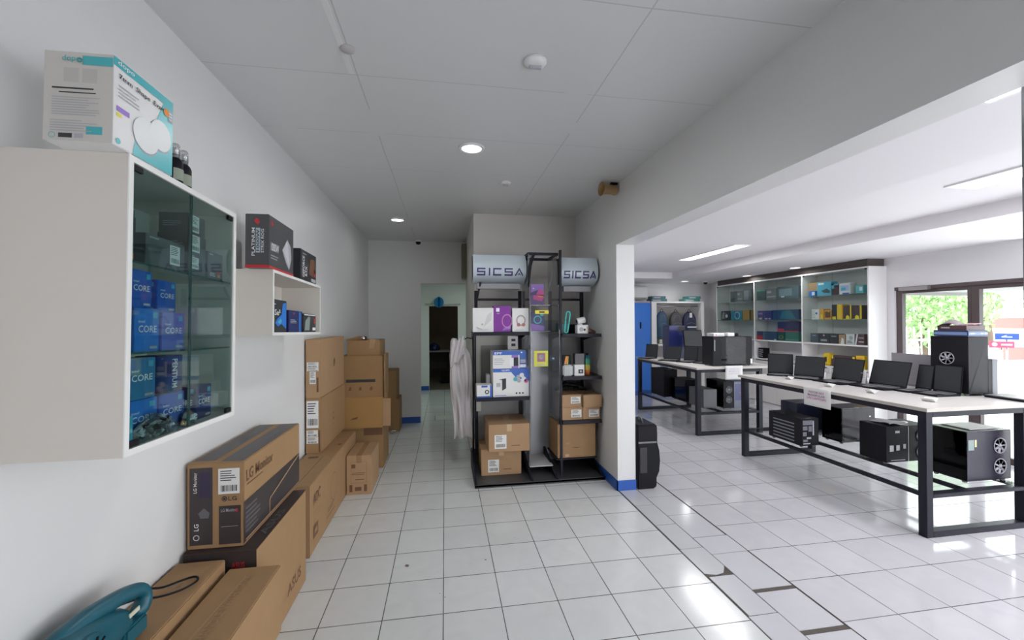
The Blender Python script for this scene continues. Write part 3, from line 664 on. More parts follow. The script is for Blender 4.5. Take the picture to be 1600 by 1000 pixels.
# ============================================================ CARTONS ALONG THE LEFT WALL
def bx(x0, x1, y0, y1): return ((x1-x0), (y1-y0)), ((x0+x1)/2, (y0+y1)/2)
def carton(label, x0, x1, y0, y1, z0, z1, m=CARD, name='cardboard_box', rz=0, group=None, tp=True, across='y', tm=TAPE2):
    (sx, sy), (cx, cy) = bx(x0, x1, y0, y1); sz = (sx, sy, z1-z0)
    o = boxthing(name, label, 'box', sz, (cx, cy, z0), m, rz, group, bevel=.004)
    if tp: tape(o, sz, ('front', 'back') if across == 'y' else ('right', 'left'), tm, .048, across)
    return o, sz
# monitor carton lying on the next one
o, sz = carton('brown carton with black panels and a diagonal line, on top of a black-edged carton', -1.155, -.915, 2.12, 2.87, .5635, .957, tp=False, name='monitor_box')
p = Pr(o, sz); DK = mat('dark_panel_print', (.045,.035,.035), .4, noise=.2, nscale=5)
p.rect(DK, 'front', .05, .05, .45, .95); p.rect(DK, 'front', .56, .04, .95, .49)
p.text(WHITEPR, 'front', 'LG Monitor', .12, .66, .18, .90, turn=1); p.poly(mat('dim_violet_print', (.03,.02,.06), .4), 'front', [(.22,.60),(.42,.60),(.42,.90),(.22,.90)], off=.002); p.poly(mat('dim_grey_print', (.13,.13,.14), .5), 'front', [(.20, .42), (.30, .48), (.40, .42), (.38, .36), (.24, .36)], off=.002)
p.text(WHITEPR, 'front', 'LG', .13, .22, .21, .30, turn=1, off=.003); p.ring(WHITEPR, 'front', .17, .14, .013, .003, off=.003)
p.disc(INK, 'front', .66, .575, .012); p.ring(CARD, 'front', .66, .575, .008, .002, off=.003); p.text(INK, 'front', 'LG', .73, .55, .88, .60)
p.text(GREYPR, 'front', 'LG Monitor', .60, .42, .88, .46, off=.003); p.rect(GREYPR, 'front', .60, .245, .90, .25, off=.002); p.rect(REDPR, 'front', .86, .415, .90, .455, off=.003)
p.text(INKBR, 'right', 'LG Monitor', .03, .74, .44, .88); p.lines(INKBR, 'right', .04, .68, .32, .72, 1)
p.poly(DK, 'right', [(0, .03), (.99, .03), (.99, .52), (.0, .52)]); p.lines(mat('dim_grey_print', (.13,.13,.14), .5), 'right', .02, .12, .24, .45, 6, off=.002)
for (a, b_) in (((.38, .04), (.38, .26)), ((.38, .26), (.97, .50)),):
    (u0, v0), (u1, v1) = a, b_; p.poly(CARD3, 'right', [(u0-.004, v0), (u0+.006, v0), (u1+.006, v1), (u1-.004, v1)] if u0 == u1 else [(u0, v0-.01), (u0+.004, v0+.012), (u1, v1+.012), (u1, v1-.01)], off=.003)
p.rect(CARD3, 'right', .02, .05, .98, .065, off=.003)
p.rect(DK, 'top', .05, .05, .42, .97); p.rect(DK, 'top', .56, .02, .97, .97); p.text(mat('dim_grey_print', (.13,.13,.14), .5), 'top', 'LG Monitor', .2, .5, .3, .75, turn=1, off=.003); p.text(mat('dim_grey_print', (.13,.13,.14), .5), 'top', 'LG Monitor', .72, .5, .82, .75, turn=1, off=.003)
p.done(); shipping_label(o, sz, 'front', .55, .63, .93, .93)
o, sz = carton('brown carton with black top and end, on the floor under the black-panelled carton', -1.15, -.847, 2.085, 2.775, 0, .56, tp=False, name='monitor_box')
p = Pr(o, sz); p.rect(DK, 'front', 0, 0, 1, 1, off=.0008); p.rect(DK, 'top', 0, 0, 1, 1, off=.0008); p.text(REDPR, 'front', 'ASUS', .66, .86, .84, .91, off=.003); p.text(mat('dim_grey_print', (.13,.13,.14), .5), 'top', 'ASUS', .83, .2, .95, .6, turn=1, off=.003)
p.text(INKBR, 'right', 'ASUS', .55, .16, .86, .27, off=.002); p.text(INKBR, 'right', 'MONITOR', .03, .16, .22, .22, off=.002); p.done()
# long cartons nearest the camera
o, sz = carton('long plain carton against the wall at the lower left, under the teal blower', -1.16, -.965, 1.10, 2.06, 0, .54, tp=False)
p = Pr(o, sz); p.poly(TAPE, 'top', [(.36, .80), (.62, .80), (.58, .835), (.34, .83)]); p.text(CARD3, 'top', 'FRAGIL', .74, .86, .84, .95, turn=1, off=.003); p.text(CARD3, 'right', 'Vostro', .35, .70, .48, .84, off=.003); p.rect(TAPE2, 'right', 0, .86, 1, .87, off=.001); p.done()
o, sz = carton('low dark carton on the floor under the long carton by the floor tiles', -.93, -.745, 1.15, 2.03, 0, .198, m=CARD2, tp=False)
o, sz = carton('long narrow carton beside the plain one, next to the floor tiles', -.945, -.728, 1.10, 2.05, .1985, .500, m=CARD, tp=False)
p = Pr(o, sz); p.text(CARD3, 'top', 'HANDLE WITH CARE', .45, .52, .60, .92, turn=1, off=.003); p.poly(CARD3, 'top', [(.30, .4), (.34, .4), (.48, .92), (.45, .92)], off=.0015); p.done()
# teal blower lying on the long carton
t = thing('leaf_blower', 'teal cordless blower lying on the long carton at the lower left', 'blower', (-1.075, 1.50, .5450))
TB = mat('teal_tool_plastic', (.008, .095, .135), .38, noise=.1); 
def skin(name, pts, edges, rad, m, parent, lv=2):
    me = bpy.data.meshes.new(name); me.from_pydata(pts, edges, []); o = bpy.data.objects.new(name, me); COL.objects.link(o); me.materials.append(m)
    md = o.modifiers.new('skin', 'SKIN'); md.use_smooth_shade = True
    for i, sv in enumerate(me.skin_vertices[0].data): r = rad[i]; sv.radius = r if isinstance(r, tuple) else (r, r); sv.use_root = (i == 0)
    md = o.modifiers.new('sub', 'SUBSURF'); md.levels = lv; md.render_levels = lv; o.parent = parent; return o
skin('motor_body', [(-.02,-.30,.088), (-.01,-.18,.092), (0,-.06,.088), (.012,.04,.075), (.03,.10,.06)], [(0,1),(1,2),(2,3),(3,4)], [.070,.084,.084,.062,.040], TB, t)
skin('handle', [(-.012,-.14,.145), (.0,-.02,.156), (.022,.08,.150), (.040,.15,.132), (.046,.158,.085), (.036,.11,.050)], [(0,1),(1,2),(2,3),(3,4),(4,5)], [.034,.031,.028,.027,.027,.034], TB, t)
mb = MB(); mb.lathe([(.060, 0), (.062, .01), (.058, .022), (.02, .026), (.0001, .026)], Matrix.Translation((.045,-.10,.084)) @ Matrix.Rotation(R(90), 4, 'Y'), 28); mb.build('fan_housing', TB, t)
mb = MB()
for k in range(10):
    a = 2*math.pi*k/10; mb.boxm(Matrix.Translation((.0725, -.10+.036*math.cos(a), .084+.036*math.sin(a))) @ Matrix.Rotation(a, 4, 'X'), .003, .030, .005)
mb.build('intake_grille', PLASTIC_BLK, t)
mb = MB(); mb.tube([(-.02,-.32,.088), (-.024,-.38,.080), (-.030,-.47,.060)], [.045,.034,.028], 18); mb.build('nozzle', PLASTIC_BLK, t)
mb = MB(); mb.box(.060,.064,.055,.10,.088,.102); mb.build('rating_label', mat('cream_label', (.62,.62,.48), .5), t)
mb = MB(); mb.box(.030,.070,.03,.13,.004,.060); mb.build('battery', mat('battery_teal', (.01,.10,.14), .4), t, bevel=.006)
mb = MB(); pts = [(-.01+ .0*k, .15+.0, .11) for k in range(1)]
pts = [(.03,.15,.12), (0,.20,.10), (-.015,.27,.06), (-.01,.34,.02), (.02,.40,.006), (.06,.42,.006), (.085,.39,.006), (.06,.33,.008), (.02,.26,.03), (-.01,.21,.06), (-.03,.15,.08)]
mb.tube(smooth(pts), .0042, 8); mb.build('cord', PLASTIC_BLK, t)

# big AOC carton and what stands on it
o, sz = carton('long large carton with two upright cartons on it, lying against the left wall', -1.152, -.900, 3.02, 4.50, 0, .488, tp=False, name='monitor_box')
p = Pr(o, sz); p.rect(mat('card_shade_print', (.35,.20,.10), .7), 'front', 0, 0, 1, 1, off=.0006)
p.text(INKBR, 'right', 'AOC', .05, .66, .17, .82); p.text(CARD3, 'right', 'AOC', .055, .58, .14, .62); p.rect(INKBR, 'right', .05, .18, .13, .36); p.rect(CARD, 'right', .07, .24, .11, .30, off=.003)
p.ring(INKBR, 'right', .42, .52, .10, .004, sq=1.1); p.lines(INKBR, 'right', .30, .22, .44, .30, 2); p.poly(INKBR, 'right', [(.28,.15), (.44,.15), (.44,.165), (.28,.165)])
p.poly(INKBR, 'top', [(.30, .02), (.34, .02), (.34, .98), (.30, .98)][:4] if 0 else [(.62, .0), (.64, .0), (.64, .45), (.62, .45)]); p.rect(INKBR, 'top', .78, .66, .9, .69); p.rect(INKBR, 'top', .2, .1, .45, .13); p.rect(INKBR, 'top', .2, .42, .5, .45); p.done()
for (z0, z1, lab, v) in ((.4885, .960, 'upright carton with large white shipping labels, lower of two on the long carton', 0), (.9605, 1.462, 'upright carton with small labels, upper of the two on the long carton', 1)):
    o, sz = carton(lab, -1.158, -1.035-.004*v, 3.775, 4.64-.02*v, z0, z1, m=CARD3 if v else CARD, tp=False)
    if v:
        shipping_label(o, sz, 'front', .10, .52, .88, .61); shipping_label(o, sz, 'front', .10, .46, .88, .515); shipping_label(o, sz, 'front', .28, .24, .70, .45)
        Pr(o, sz).poly(INKBR, 'right', [(.50,.45), (.56,.47), (.58,.55), (.55,.62), (.50,.58)]).rect(INKBR, 'front', .75, .1, .88, .35).poly(TAPE2, 'top', [(0,.45),(1,.45),(1,.55),(0,.55)]).done()
    else:
        shipping_label(o, sz, 'front', .06, .46, .84, .95); shipping_label(o, sz, 'front', .06, .30, .80, .42); shipping_label(o, sz, 'front', .06, .18, .82, .295)
        Pr(o, sz).disc(INKBR, 'right', .46, .56, .012).disc(INKBR, 'right', .46, .45, .016).disc(INKBR, 'right', .46, .34, .010).rect(INKBR, 'front', .84, .02, .95, .42).done()
# small printed carton in front of the pile
o, sz = carton('small printed carton on the floor at the foot of the brown pile', -.893, -.669, 4.055, 4.50, 0, .365, m=CARD3, tm=TAPE)
p = Pr(o, sz); p.rect(INKBR, 'front', .18, .84, .80, .845); p.rect(INKBR, 'front', .18, .30, .80, .305); p.rect(INKBR, 'front', .18, .30, .185, .845); p.rect(INKBR, 'front', .79, .30, .80, .845)
p.rect(INKBR, 'front', .20, .68, .36, .78); p.lines(INKBR, 'front', .22, .50, .75, .58, 2); p.lines(INKBR, 'front', .36, .36, .75, .42, 1); p.rect(INKBR, 'front', .12, .08, .24, .26); p.rect(INKBR, 'front', .34, .10, .60, .20); p.rect(INKBR, 'front', .70, .08, .82, .26); p.done()
# brown pile beyond
o, sz = carton('dark carton at the bottom of the brown pile, mostly in shade', -1.12, -.661, 4.76, 5.20, 0, .458, m=CARD2, tp=False)
Pr(o, sz).rect(INKBR, 'front', .55, .80, .98, .97).done()
o, sz = carton('orange brown carton, second from the floor in the brown pile', -1.10, -.66, 4.70, 5.16, .4585, .795, m=mat('orange_cardboard', (.36,.20,.065), .7, noise=.08, nscale=8), tp=False)
Pr(o, sz).poly(INKBR, 'front', [(.24,.28), (.40,.30), (.42,.38), (.36,.36), (.30,.34)]).done()
mb = MB(); mb.boxm(Matrix.Translation((.2635, -.215, .165)) @ Matrix.Rotation(R(-8), 4, 'Z'), .085, .005, .30); mb.build('open_flap', CARD3, o)
o, sz = carton('brown carton with a dark strip across it, third from the floor in the brown pile', -1.09, -.655, 4.70, 5.16, .7955, 1.245, m=CARD2, tp=False)
p = Pr(o, sz); p.rect(INK, 'front', .12, .36, .82, .43); 
for u in (.18, .42, .68): p.poly(INKBR, 'front', [(u,.16), (u+.07,.17), (u+.07,.25), (u+.02,.25)])
p.done()
mb = MB(); mb.boxm(Matrix.Translation((.232, -.235, .23)) @ Matrix.Rotation(R(25), 4, 'Z'), .006, .05, .47); mb.build('torn_edge', CARD3, o)
# open carton on top: walls, flaps, things in it
t = thing('open_carton', 'open carton with raised flaps on top of the brown pile', 'box', (-.86, 4.93, 1.2455))
mb = MB(); mb.box(-.17,.17,-.20,-.195,0,.165); mb.box(-.17,.17,.195,.20,0,.165); mb.box(-.17,-.165,-.195,.195,0,.165); mb.box(.165,.17,-.195,.195,0,.165); mb.box(-.165,.165,-.195,.195,0,.005); mb.build('carton_body', CARD2, t)
mb = MB(); mb.boxm(Matrix.Translation((-.10,-.185,.175)) @ Matrix.Rotation(R(-14), 4, 'Y') @ Matrix.Rotation(R(60), 4, 'X'), .15, .004, .09); mb.boxm(Matrix.Translation((.09,-.20,.13)) @ Matrix.Rotation(R(8), 4, 'Y'), .055, .004, .10); mb.build('flap', CARD3, t)
mb = MB(); mb.box(-.06,.06,-.04,.04,0,.17); o = mb.build('drive_caddy', mat('grey_steel', (.30,.32,.33), .35, .5), loc=(-.775, 4.88, 1.2515), bevel=.004); tag(o, 'grey metal box sticking out of the open carton', 'metal box')
Pr(o, (.12,.08,.17)).rect(INK, 'front', .1, .72, .5, .92).done()
t = thing('door_lock_set', 'dark red and chrome gadget sticking out of the open carton', 'gadget', (-.905, 4.86, 1.2515))
mb = MB(); mb.box(-.055,.055,-.03,.03,0,.20); mb.build('body', mat('dark_red_case', (.12,.02,.02), .3), t, bevel=.008)
mb = MB(); mb.lathe([(.022,0),(.024,.01),(.016,.02),(.0001,.022)], Matrix.Translation((.022,-.03,.175)) @ Matrix.Rotation(R(90), 4, 'X'), 20); mb.build('chrome_knob', CHROME, t)
# far pile by the doorway
o, sz = carton('lower carton of the far pair next to the back wall', -1.05, -.655, 6.30, 6.70, 0, .478, m=CARD2)
o, sz = carton('upper carton of the far pair next to the back wall', -1.05, -.69, 6.30, 6.68, .4785, .895, m=CARD2)
mb = MB(); mb.boxm(Matrix.Rotation(R(20), 4, 'Z') @ Matrix.Rotation(R(35), 4, 'Y'), .07, .05, .002); mb.boxm(Matrix.Translation((.02,.02,.012)) @ Matrix.Rotation(R(-30), 4, 'X'), .06, .05, .002)
o = mb.build('crumpled_paper', PAPER, loc=(-.74, 6.20, .022)); tag(o, 'crumpled white paper on the floor before the far carton pair', 'paper')
# ============================================================ BLACK DISPLAY RACK
rk = thing('display_rack', 'black steel display rack with clear centre tower and two curved header signs', 'display rack', (0, 0, 0))
RX_0, RX_1, RF, RB_ = .295, 1.603, 4.00, 4.66
mb = MB(); mb.box(RX_0, RX_1, RF, RB_, .012, .030); mb.box(RX_0, RX_1, RF, RF+.018, 0, .035); mb.box(RX_0, RX_1, RB_-.02, RB_, 0, .19); mb.build('base_tray', mat('dull_black_sheet', (.055,.055,.06), .45), rk)
for x in (RX_0, .852, 1.105, RX_1-.02):
    mb = MB(); mb.prism([(RF+.002, 0), (RB_, 0), (RB_, .20), (RB_-.10, .20), (RF+.05, .05), (RF+.002, .035)], 'x', x, x+.02); mb.build('base_side', STEEL_BLK, rk)
def upright(x, z1, lean=0.0, y=4.60):
    mb = MB(); mb.box(x, x+.035, y, y+.035, .19, z1); return mb.build('upright', STEEL_BLK, rk)
upright(.340, 1.95); upright(.835, 1.95); upright(1.185, 1.95); upright(1.560, 1.95)
for x in (.318, 1.545):                                    # curved outer struts that carry the headers
    mb = MB(); mb.tube([(x, 4.56, .20), (x-.0, 4.50, .9), (x, 4.52, 1.5), (x+(.03 if x < 1 else -.03), 4.46, 1.80), (x+(.07 if x < 1 else -.06), 4.36, 2.02)], .011, 8); mb.build('strut', STEEL_BLK, rk)
for (a, b_) in ((.375, .835), (1.220, 1.560)):
    mb = MB(); mb.box(a, b_, 4.605, 4.625, 1.84, 1.865); mb.build('cross_bar', STEEL_BLK, rk)
    mb = MB(); mb.box(a, b_, 4.612, 4.618, .22, 1.50); mb.build('back_sheet', mat('rack_grey_sheet', (.25,.25,.24), .4), rk)
mb = MB(); mb.box(.355, .80, 4.585, 4.603, 1.345, 1.455); mb.box(.355, .405, 4.585, 4.603, .62, 1.345); mb.build('pale_rail', mat('pale_rail', (.50,.50,.46), .4), rk)
def rshelf(x0, x1, y0, y1, z):
    mb = MB(); mb.box(x0, x1, y0, y1, z-.012, z); mb.box(x0, x1, y0, y0+.012, z-.035, z-.012); s = mb.build('rack_shelf', STEEL_BLK, rk)
    mb = MB(); 
    for x in (x0+.005, x1-.010): mb.prism([(y0+.04, z-.012), (y1, z-.012), (y1, z-.09)], 'x', x, x+.005)
    mb.build('shelf_bracket', STEEL_BLK, s)
rshelf(.300, .868, 4.17, 4.60, 1.500); rshelf(.325, .868, 4.17, 4.60, .838)
rshelf(1.190, 1.600, 4.06, 4.60, 1.478); rshelf(1.190, 1.603, 4.06, 4.60, 1.045); rshelf(1.190, 1.600, 4.06, 4.60, .598)
# clear centre tower
TX0, TX1, TY0, TY1, TZ0, TZ1 = .872, 1.172, 4.12, 4.58, .115, 2.30
prof = [(TY0, TZ0), (TY1, TZ0), (TY1, TZ1), (TY0+.03, TZ1), (TY0, 2.22)]
def front_y(z):   # front edge bulges forward at head height and runs back towards the foot
    return 4.20 - .10*math.sin(math.pi*min(1, max(0, (z-.1)/2.3)))
zs = [TZ0+(TZ1-TZ0)*k/14 for k in range(15)]
side = [(front_y(z), z) for z in zs]+[(TY1, TZ1), (TY1, TZ0)]
for x in (TX0, TX1-.005):
    mb = MB(); mb.prism(side, 'x', x, x+.005); mb.build('side_panel', ACRYLIC, rk)
mb = MB(); mb.box(TX0+.005, TX1-.005, TY1-.008, TY1, TZ0, 1.62); mb.build('rear_panel', mat('brushed_grey_sheet', (.36,.37,.39), .35, .3), rk)
mb = MB(); mb.box(TX0+.005, TX1-.055, front_y(.12), TY1, TZ0-.010, TZ0); mb.build('tower_floor', mat('pale_tower_floor', (.62,.61,.60), .35), rk)
mb = MB(); mb.box(TX0-.012, TX1+.012, front_y(2.3), front_y(2.3)+.02, TZ1-.01, TZ1+.018); mb.box(TX0-.012, TX1+.012, TY1-.02, TY1, TZ1-.01, TZ1+.018)
mb.box(TX0-.012, TX0+.008, front_y(2.3)+.02, TY1-.02, TZ1-.01, TZ1+.018); mb.box(TX1-.008, TX1+.012, front_y(2.3)+.02, TY1-.02, TZ1-.01, TZ1+.018); mb.build('top_frame', STEEL_BLK, rk)
mb = MB(); mb.tube([(TX0-.004, front_y(z)-.004+(.0 if z < 2.1 else .0), z) for z in [TZ0+(TZ1-TZ0)*k/14 for k in range(15)]], .004, 6); mb.build('left_edge_strip', STEEL_GRY, rk)
mb = MB()
zz = [1.95, 2.02, 2.10, 2.18, 2.24, 2.29, 2.31]; off = [0, .004, .010, .020, .035, .055, .075]
mb.tube([(TX0-.015+o_*1.2, front_y(z)-.01+o_*.4, z) for z, o_ in zip(zz, off)], [.006, .012, .016, .018, .018, .014, .010], 8); mb.build('corner_arm', STEEL_BLK, rk)
mb = MB(); mb.box(TX1+.002, TX1+.024, 4.105, 4.135, .03, TZ1+.035); mb.build('tower_post', STEEL_BLK, rk)
mb = MB(); mb.tube([(TX1-.06-.10*math.sin(k/10*1.57), TY1-.30, 1.93+.34*k/10) for k in range(11)][::-1] if 0 else [(TX1-.012-.115*(1-math.cos(k/10*1.2)), 4.30, 2.27-.40*k/10) for k in range(11)], .004, 6); mb.build('curved_rib', STEEL_GRY, rk)
mb = MB(); mb.box(TX0+.005, TX1-.005, 4.25, TY1-.01, 1.498, 1.504); mb.build('tower_shelf', SHELFGLASS, rk)
mb = MB(); mb.box(TX0+.005, TX1-.005, 4.25, TY1-.01, 1.772, 1.778); mb.build('tower_shelf', SHELFGLASS, rk)
# goods in the tower
sz = (.145, .10, .115); o = boxthing('game_pad_box', 'purple and pink printed box, upper one inside the clear tower', 'box', sz, (1.00, 4.42, 1.8915), NAVYBOX, bevel=.002)
p = Pr(o, sz); p.poly(VIOLETPR, 'front', [(0,.2),(.6,.5),(1,.3),(1,1),(0,1)]); p.poly(MAGPR, 'front', [(.4,0),(1,0),(1,.4),(.6,.5)], off=.002); p.disc(WHITEPR, 'front', .2, .6, .008, off=.003); p.done()
sz = (.150, .11, .110); o = boxthing('mouse_box', 'purple printed box below the pink one inside the clear tower', 'box', sz, (1.00, 4.42, 1.7785), mat('plum_board', (.13,.07,.22), .4), bevel=.002)
p = Pr(o, sz); p.poly(MAGPR, 'front', [(.2,.6),(.8,.4),(1,.8),(.6,1),(.2,1)]); p.rect(ORANGEPR, 'front', .55,.8,.95,.92, off=.003); p.done()
sz = (.150, .11, .20); o = boxthing('headset_box', 'blue printed headset box on the lower glass shelf of the clear tower', 'box', sz, (1.00, 4.42, 1.5045), mat('slate_blue_board', (.05,.07,.17), .4), bevel=.002)
p = Pr(o, sz); p.ring(CYANPR, 'front', .5, .6, .045, .012); p.poly(VIOLETPR, 'front', [(0,0),(1,0),(1,.25),(0,.4)]); p.rect(mat('teal_dot', (.05,.5,.5), .4), 'front', .7, .8, .95, .95); p.done()
mb = MB(); mb.box(-.070, .070, -.002, .002, -.018, .018); o = mb.build('price_strip', YELLOWPR, loc=(.985, 4.155, 1.70), bevel=.0005); 
o.location = (.985, 4.098, 1.700); tag(o, 'yellow price strip across the front of the clear tower', 'price strip'); Pr(o, (.14,.004,.036)).rect(INK, 'front', .3, -.20, .7, .20).done()
mb = MB(); mb.box(-.072, .072, -.003, .003, 0, .158); o = mb.build('photo_card', mat('yellow_card', (.62,.62,.06), .5), loc=(.975, 4.105, 1.15), bevel=.001); tag(o, 'yellow framed picture card on the front of the clear tower', 'card')
p = Pr(o, (.144,.006,.158)); p.rect(mat('dusky_pink_print', (.35,.14,.20), .5), 'front', .22, .30, .80, .86); p.ring(CYANPR, 'front', .5, .6, .022, .007); p.disc(ORANGEPR, 'front', .48, .6, .010, off=.003); p.rect(GREYPR, 'front', .2, .10, .8, .16); p.done()
mb = MB(); mb.box(-.035, .035, -.003, .003, 0, .045); o = mb.build('small_display', INK, loc=(1.095, 4.108, 1.205), bevel=.001); tag(o, 'small black digital display stuck on the clear tower', 'display'); Pr(o, (.07,.006,.045)).rect(CYANPR, 'front', .45,.35,.75,.7).done()
# headers: curved light boxes
def header(label, x0, x1, z0, z1, yb):
    w_ = x1-x0; H = z1-z0; a = w_/2; n = 14
    def prof(k):   # bulging front: from top edge out and down, tucked in at the bottom
        v = k/n; z = H*(1-v); y = -.17-.055*math.sin(math.pi*min(1, v*1.02)) + (.12*max(0, v-.70)/.30*max(0, v-.70)/.30)
        return y, z
    pts = [prof(k) for k in range(n+1)]
    mb = MB(); vs = [(s_*a, y, z) for s_ in (-1, 1) for y, z in pts]
    mb.add(vs, [(k, k+1, n+2+k, n+1+k) for k in range(n)], True)
    t = mb.build('header_sign', mat('milky_sign_acrylic', (.50,.57,.62), .25), rk, ((x0+x1)/2, yb, z0)); t['label'] = label
    for s_ in (-1, 1):
        m2 = MB(); m2.prism([(y+.001, z) for y, z in pts]+[(-.02, .03), (-.02, H)], 'x', s_*a-(.006 if s_ > 0 else 0), s_*a+(.006 if s_ < 0 else 0)); m2.build('end_cap', STEEL_BLK, t)
    m2 = MB(); m2.box(-a+.006, a-.006, -.03, -.02, .03, H); m2.build('rear_plate', STEEL_BLK, t)
    m2 = MB(); m2.box(-a+.05, a-.05, -.13, -.03, -.055, -.0); m2.build('light_tray', STEEL_GRY, t)
    # lettering S I C S A as strokes that follow the curve
    INKV = mat('deep_violet_letters', (.035,.02,.13), .35)
    m3 = MB()
    def surf(u, v, off=.0025):
        z = H*v; k = (1-v)*n; i = min(n-1, int(k)); f = k-i; y = pts[i][0]*(1-f)+pts[i+1][0]*f
        return (-a+w_*u, y-off, z)
    def stroke(pl, th):
        for (p0, p1) in zip(pl, pl[1:]):
            d = Vector((p1[0]-p0[0], (p1[1]-p0[1])*H/w_)); L = d.length; 
            if L == 0: continue
            d /= L; nrm = Vector((-d.y, d.x))*th/w_/2; e = d*th/w_/2
            m = max(1, int(L*w_/.01)); 
            for j in range(m):
                c = []
                for (q, s_) in ((j/m, 1), (j/m, -1), ((j+1)/m, -1), ((j+1)/m, 1)):
                    ex = -e if (q == 0) else (e if q == 1 else Vector((0, 0)))
                    u = p0[0]+(p1[0]-p0[0])*q+ex.x+nrm.x*s_; v = p0[1]+(p1[1]-p0[1])*q+(ex.y+nrm.y*s_)*w_/H
                    c.append(surf(u, v))
                m3.add(c, [(0,1,2,3)])
    vt, vb = .49, .28; vm = (vt+vb)/2; T_ = .0150
    def S_(u0, u1): stroke([(u1, vt), (u0, vt), (u0, vm), (u1, vm), (u1, vb), (u0, vb)], T_)
    S_(.085, .215); stroke([(.305, vt), (.305, vb)], T_); stroke([(.515, vt), (.385, vt), (.385, vb), (.515, vb)], T_); S_(.60, .73)
    stroke([(.80, vb), (.865, vt), (.93, vb)], T_); stroke([(.845, vb+.01), (.865, vb+.06), (.885, vb+.01)], T_*.6)
    m3.build('lettering', INKV, t)
    return t
header('curved white header sign left of the clear tower, above the phone boxes', .305, .862, 2.010, 2.305, 4.50)
header('curved white header sign right of the clear tower', 1.205, 1.600, 1.975, 2.270, 4.36)
# upper left shelf
sz = (.210, .14, .245); o = boxthing('speaker_box', 'white box with faint print at the left end of the upper rack shelf', 'box', sz, (.400, 4.27, 1.5005), WHITEBOX, bevel=.002)
p = Pr(o, sz); p.poly(GREYPR, 'front', [(.15,.22),(.45,.12),(.42,.10),(.2,.15)]); p.disc(GREYPR, 'front', .45, .32, .010); p.lines(GREYPR, 'front', .2, .06, .8, .12, 2); p.poly(mat('faint_print', (.62,.62,.62), .5), 'front', [(.5,.2),(.9,.5),(.92,.85),(.7,.7)]); p.done()
sz = (.175, .14, .265); o = boxthing('tablet_box', 'bright purple retail box on the upper rack shelf', 'box', sz, (.595, 4.275, 1.5005), PURPLEPR, bevel=.002)
p = Pr(o, sz); p.rect(WHITEPR, 'front', .14, .78, .34, .92); p.rect(GREYPR, 'front', .18, .70, .34, .73); p.ring(mat('pink_print', (.60,.20,.50), .4), 'front', .78, .42, .055, .010, sq=1.3); p.poly(VIOLETPR, 'front', [(.5,.05),(1,.12),(1,.22),(.6,.15)]); p.done()
sz = (.170, .15, .242); o = boxthing('headphone_box', 'white box with a picture of headphones, beside the purple box on the rack', 'box', sz, (.783, 4.27, 1.5005), WHITEBOX, bevel=.002)
p = Pr(o, sz); p.ring(mat('rose_grey_print', (.45,.36,.36), .4), 'front', .52, .48, .050, .014, sq=1.15); p.disc(mat('rose_print', (.45,.16,.14), .5), 'front', .38, .30, .018, off=.003); p.disc(mat('rose_print', (.45,.16,.14), .5), 'front', .68, .30, .018, off=.003); p.lines(GREYPR, 'front', .2, .06, .7, .10, 1); p.done()
# lower left shelf
def epsonish(label, sz, loc, title, name='printer_box'):
    o = boxthing(name, label, 'box', sz, loc, WHITEBOX, bevel=.002); return o, Pr(o, sz)
sz = (.370, .26, .285); o, p = epsonish('large printer box', sz, (.682, 4.33, .8385), '')
o['label'] = 'large blue and white printer box, lower of two on the rack'
p.rect(BLUEPR, 'front', 0, .88, 1, 1); p.poly(BLUEPR, 'front', [(.50,.88),(1,.88),(1,.55),(.78,.62),(.62,.70)]); p.text(WHITEPR, 'front', 'EQUIPO', .24, .905, .46, .975)
p.poly(INK, 'front', [(.15,.62),(.36,.66),(.36,.30),(.25,.22),(.25,.60)], off=.002); p.rect(GREYPR, 'front', .09, .36, .2, .50, off=.002)
for (u, v, r_, mm) in ((.62,.62,.022,TEALPR),(.70,.70,.020,GREYPR),(.80,.76,.024,WHITEPR),(.86,.62,.026,WHITEPR),(.72,.56,.020,GREYPR),(.92,.55,.020,MAGPR)): p.disc(mm, 'front', u, v, r_, off=.003)
for u in (.65, .74, .83): p.disc(INK, 'front', u, .12, .009, off=.003)
p.rect(BLUEPR, 'front', .04, .04, .36, .06); p.rect(BLUEPR, 'right', 0, 0, 1, 1); p.done()
sz = (.345, .24, .180); o, p = epsonish('flatter blue and white printer box on top of the larger one', sz, (.668, 4.32, 1.1265), '')
p.rect(BLUEPR, 'front', 0, .76, 1, 1); p.text(WHITEPR, 'front', 'EPF', .05, .80, .27, .93); p.rect(VIOLETPR, 'front', .56, 0, .76, .76, off=.0011); p.rect(WHITEPR, 'front', .50, .12, .62, .60, off=.002); p.rect(INK, 'front', .62, .14, .76, .62, off=.002)
p.rect(BLUEPR, 'front', .80, 0, 1, .76, off=.0013); p.rect(WHITEPR, 'front', .81, .05, .99, .22, off=.002); p.rect(GREYPR, 'front', .82, .30, .98, .50, off=.002); p.rect(WHITEPR, 'front', .84, .86, .88, .94, off=.002); p.lines(GREYPR, 'front', .04, .2, .4, .6, 4); p.done()
sz = (.155, .16, .125); o, p = epsonish('small blue and white box with a black gadget picture at the left of the rack', sz, (.408, 4.27, .8385), '', 'ink_box')
p.rect(BLUEPR, 'front', 0, 0, 1, .12); p.rect(BLUEPR, 'front', .3, .82, .7, .97); p.ring(INK, 'front', .66, .45, .022, .010); p.rect(BLUEPR, 'front', .86, 0, 1, 1, off=.0011); p.rect(VIOLETPR, 'right', .2, .2, .8, .8); p.done()
mb = MB(); mb.box(-.02, .02, -.05, .05, 0, .21); o = mb.build('blister_pack', mat('pale_film', (.55,.57,.62), .2), loc=(.465, 4.42, .8385), bevel=.004); tag(o, 'pale blister pack standing behind the blue and white boxes on the rack', 'package')
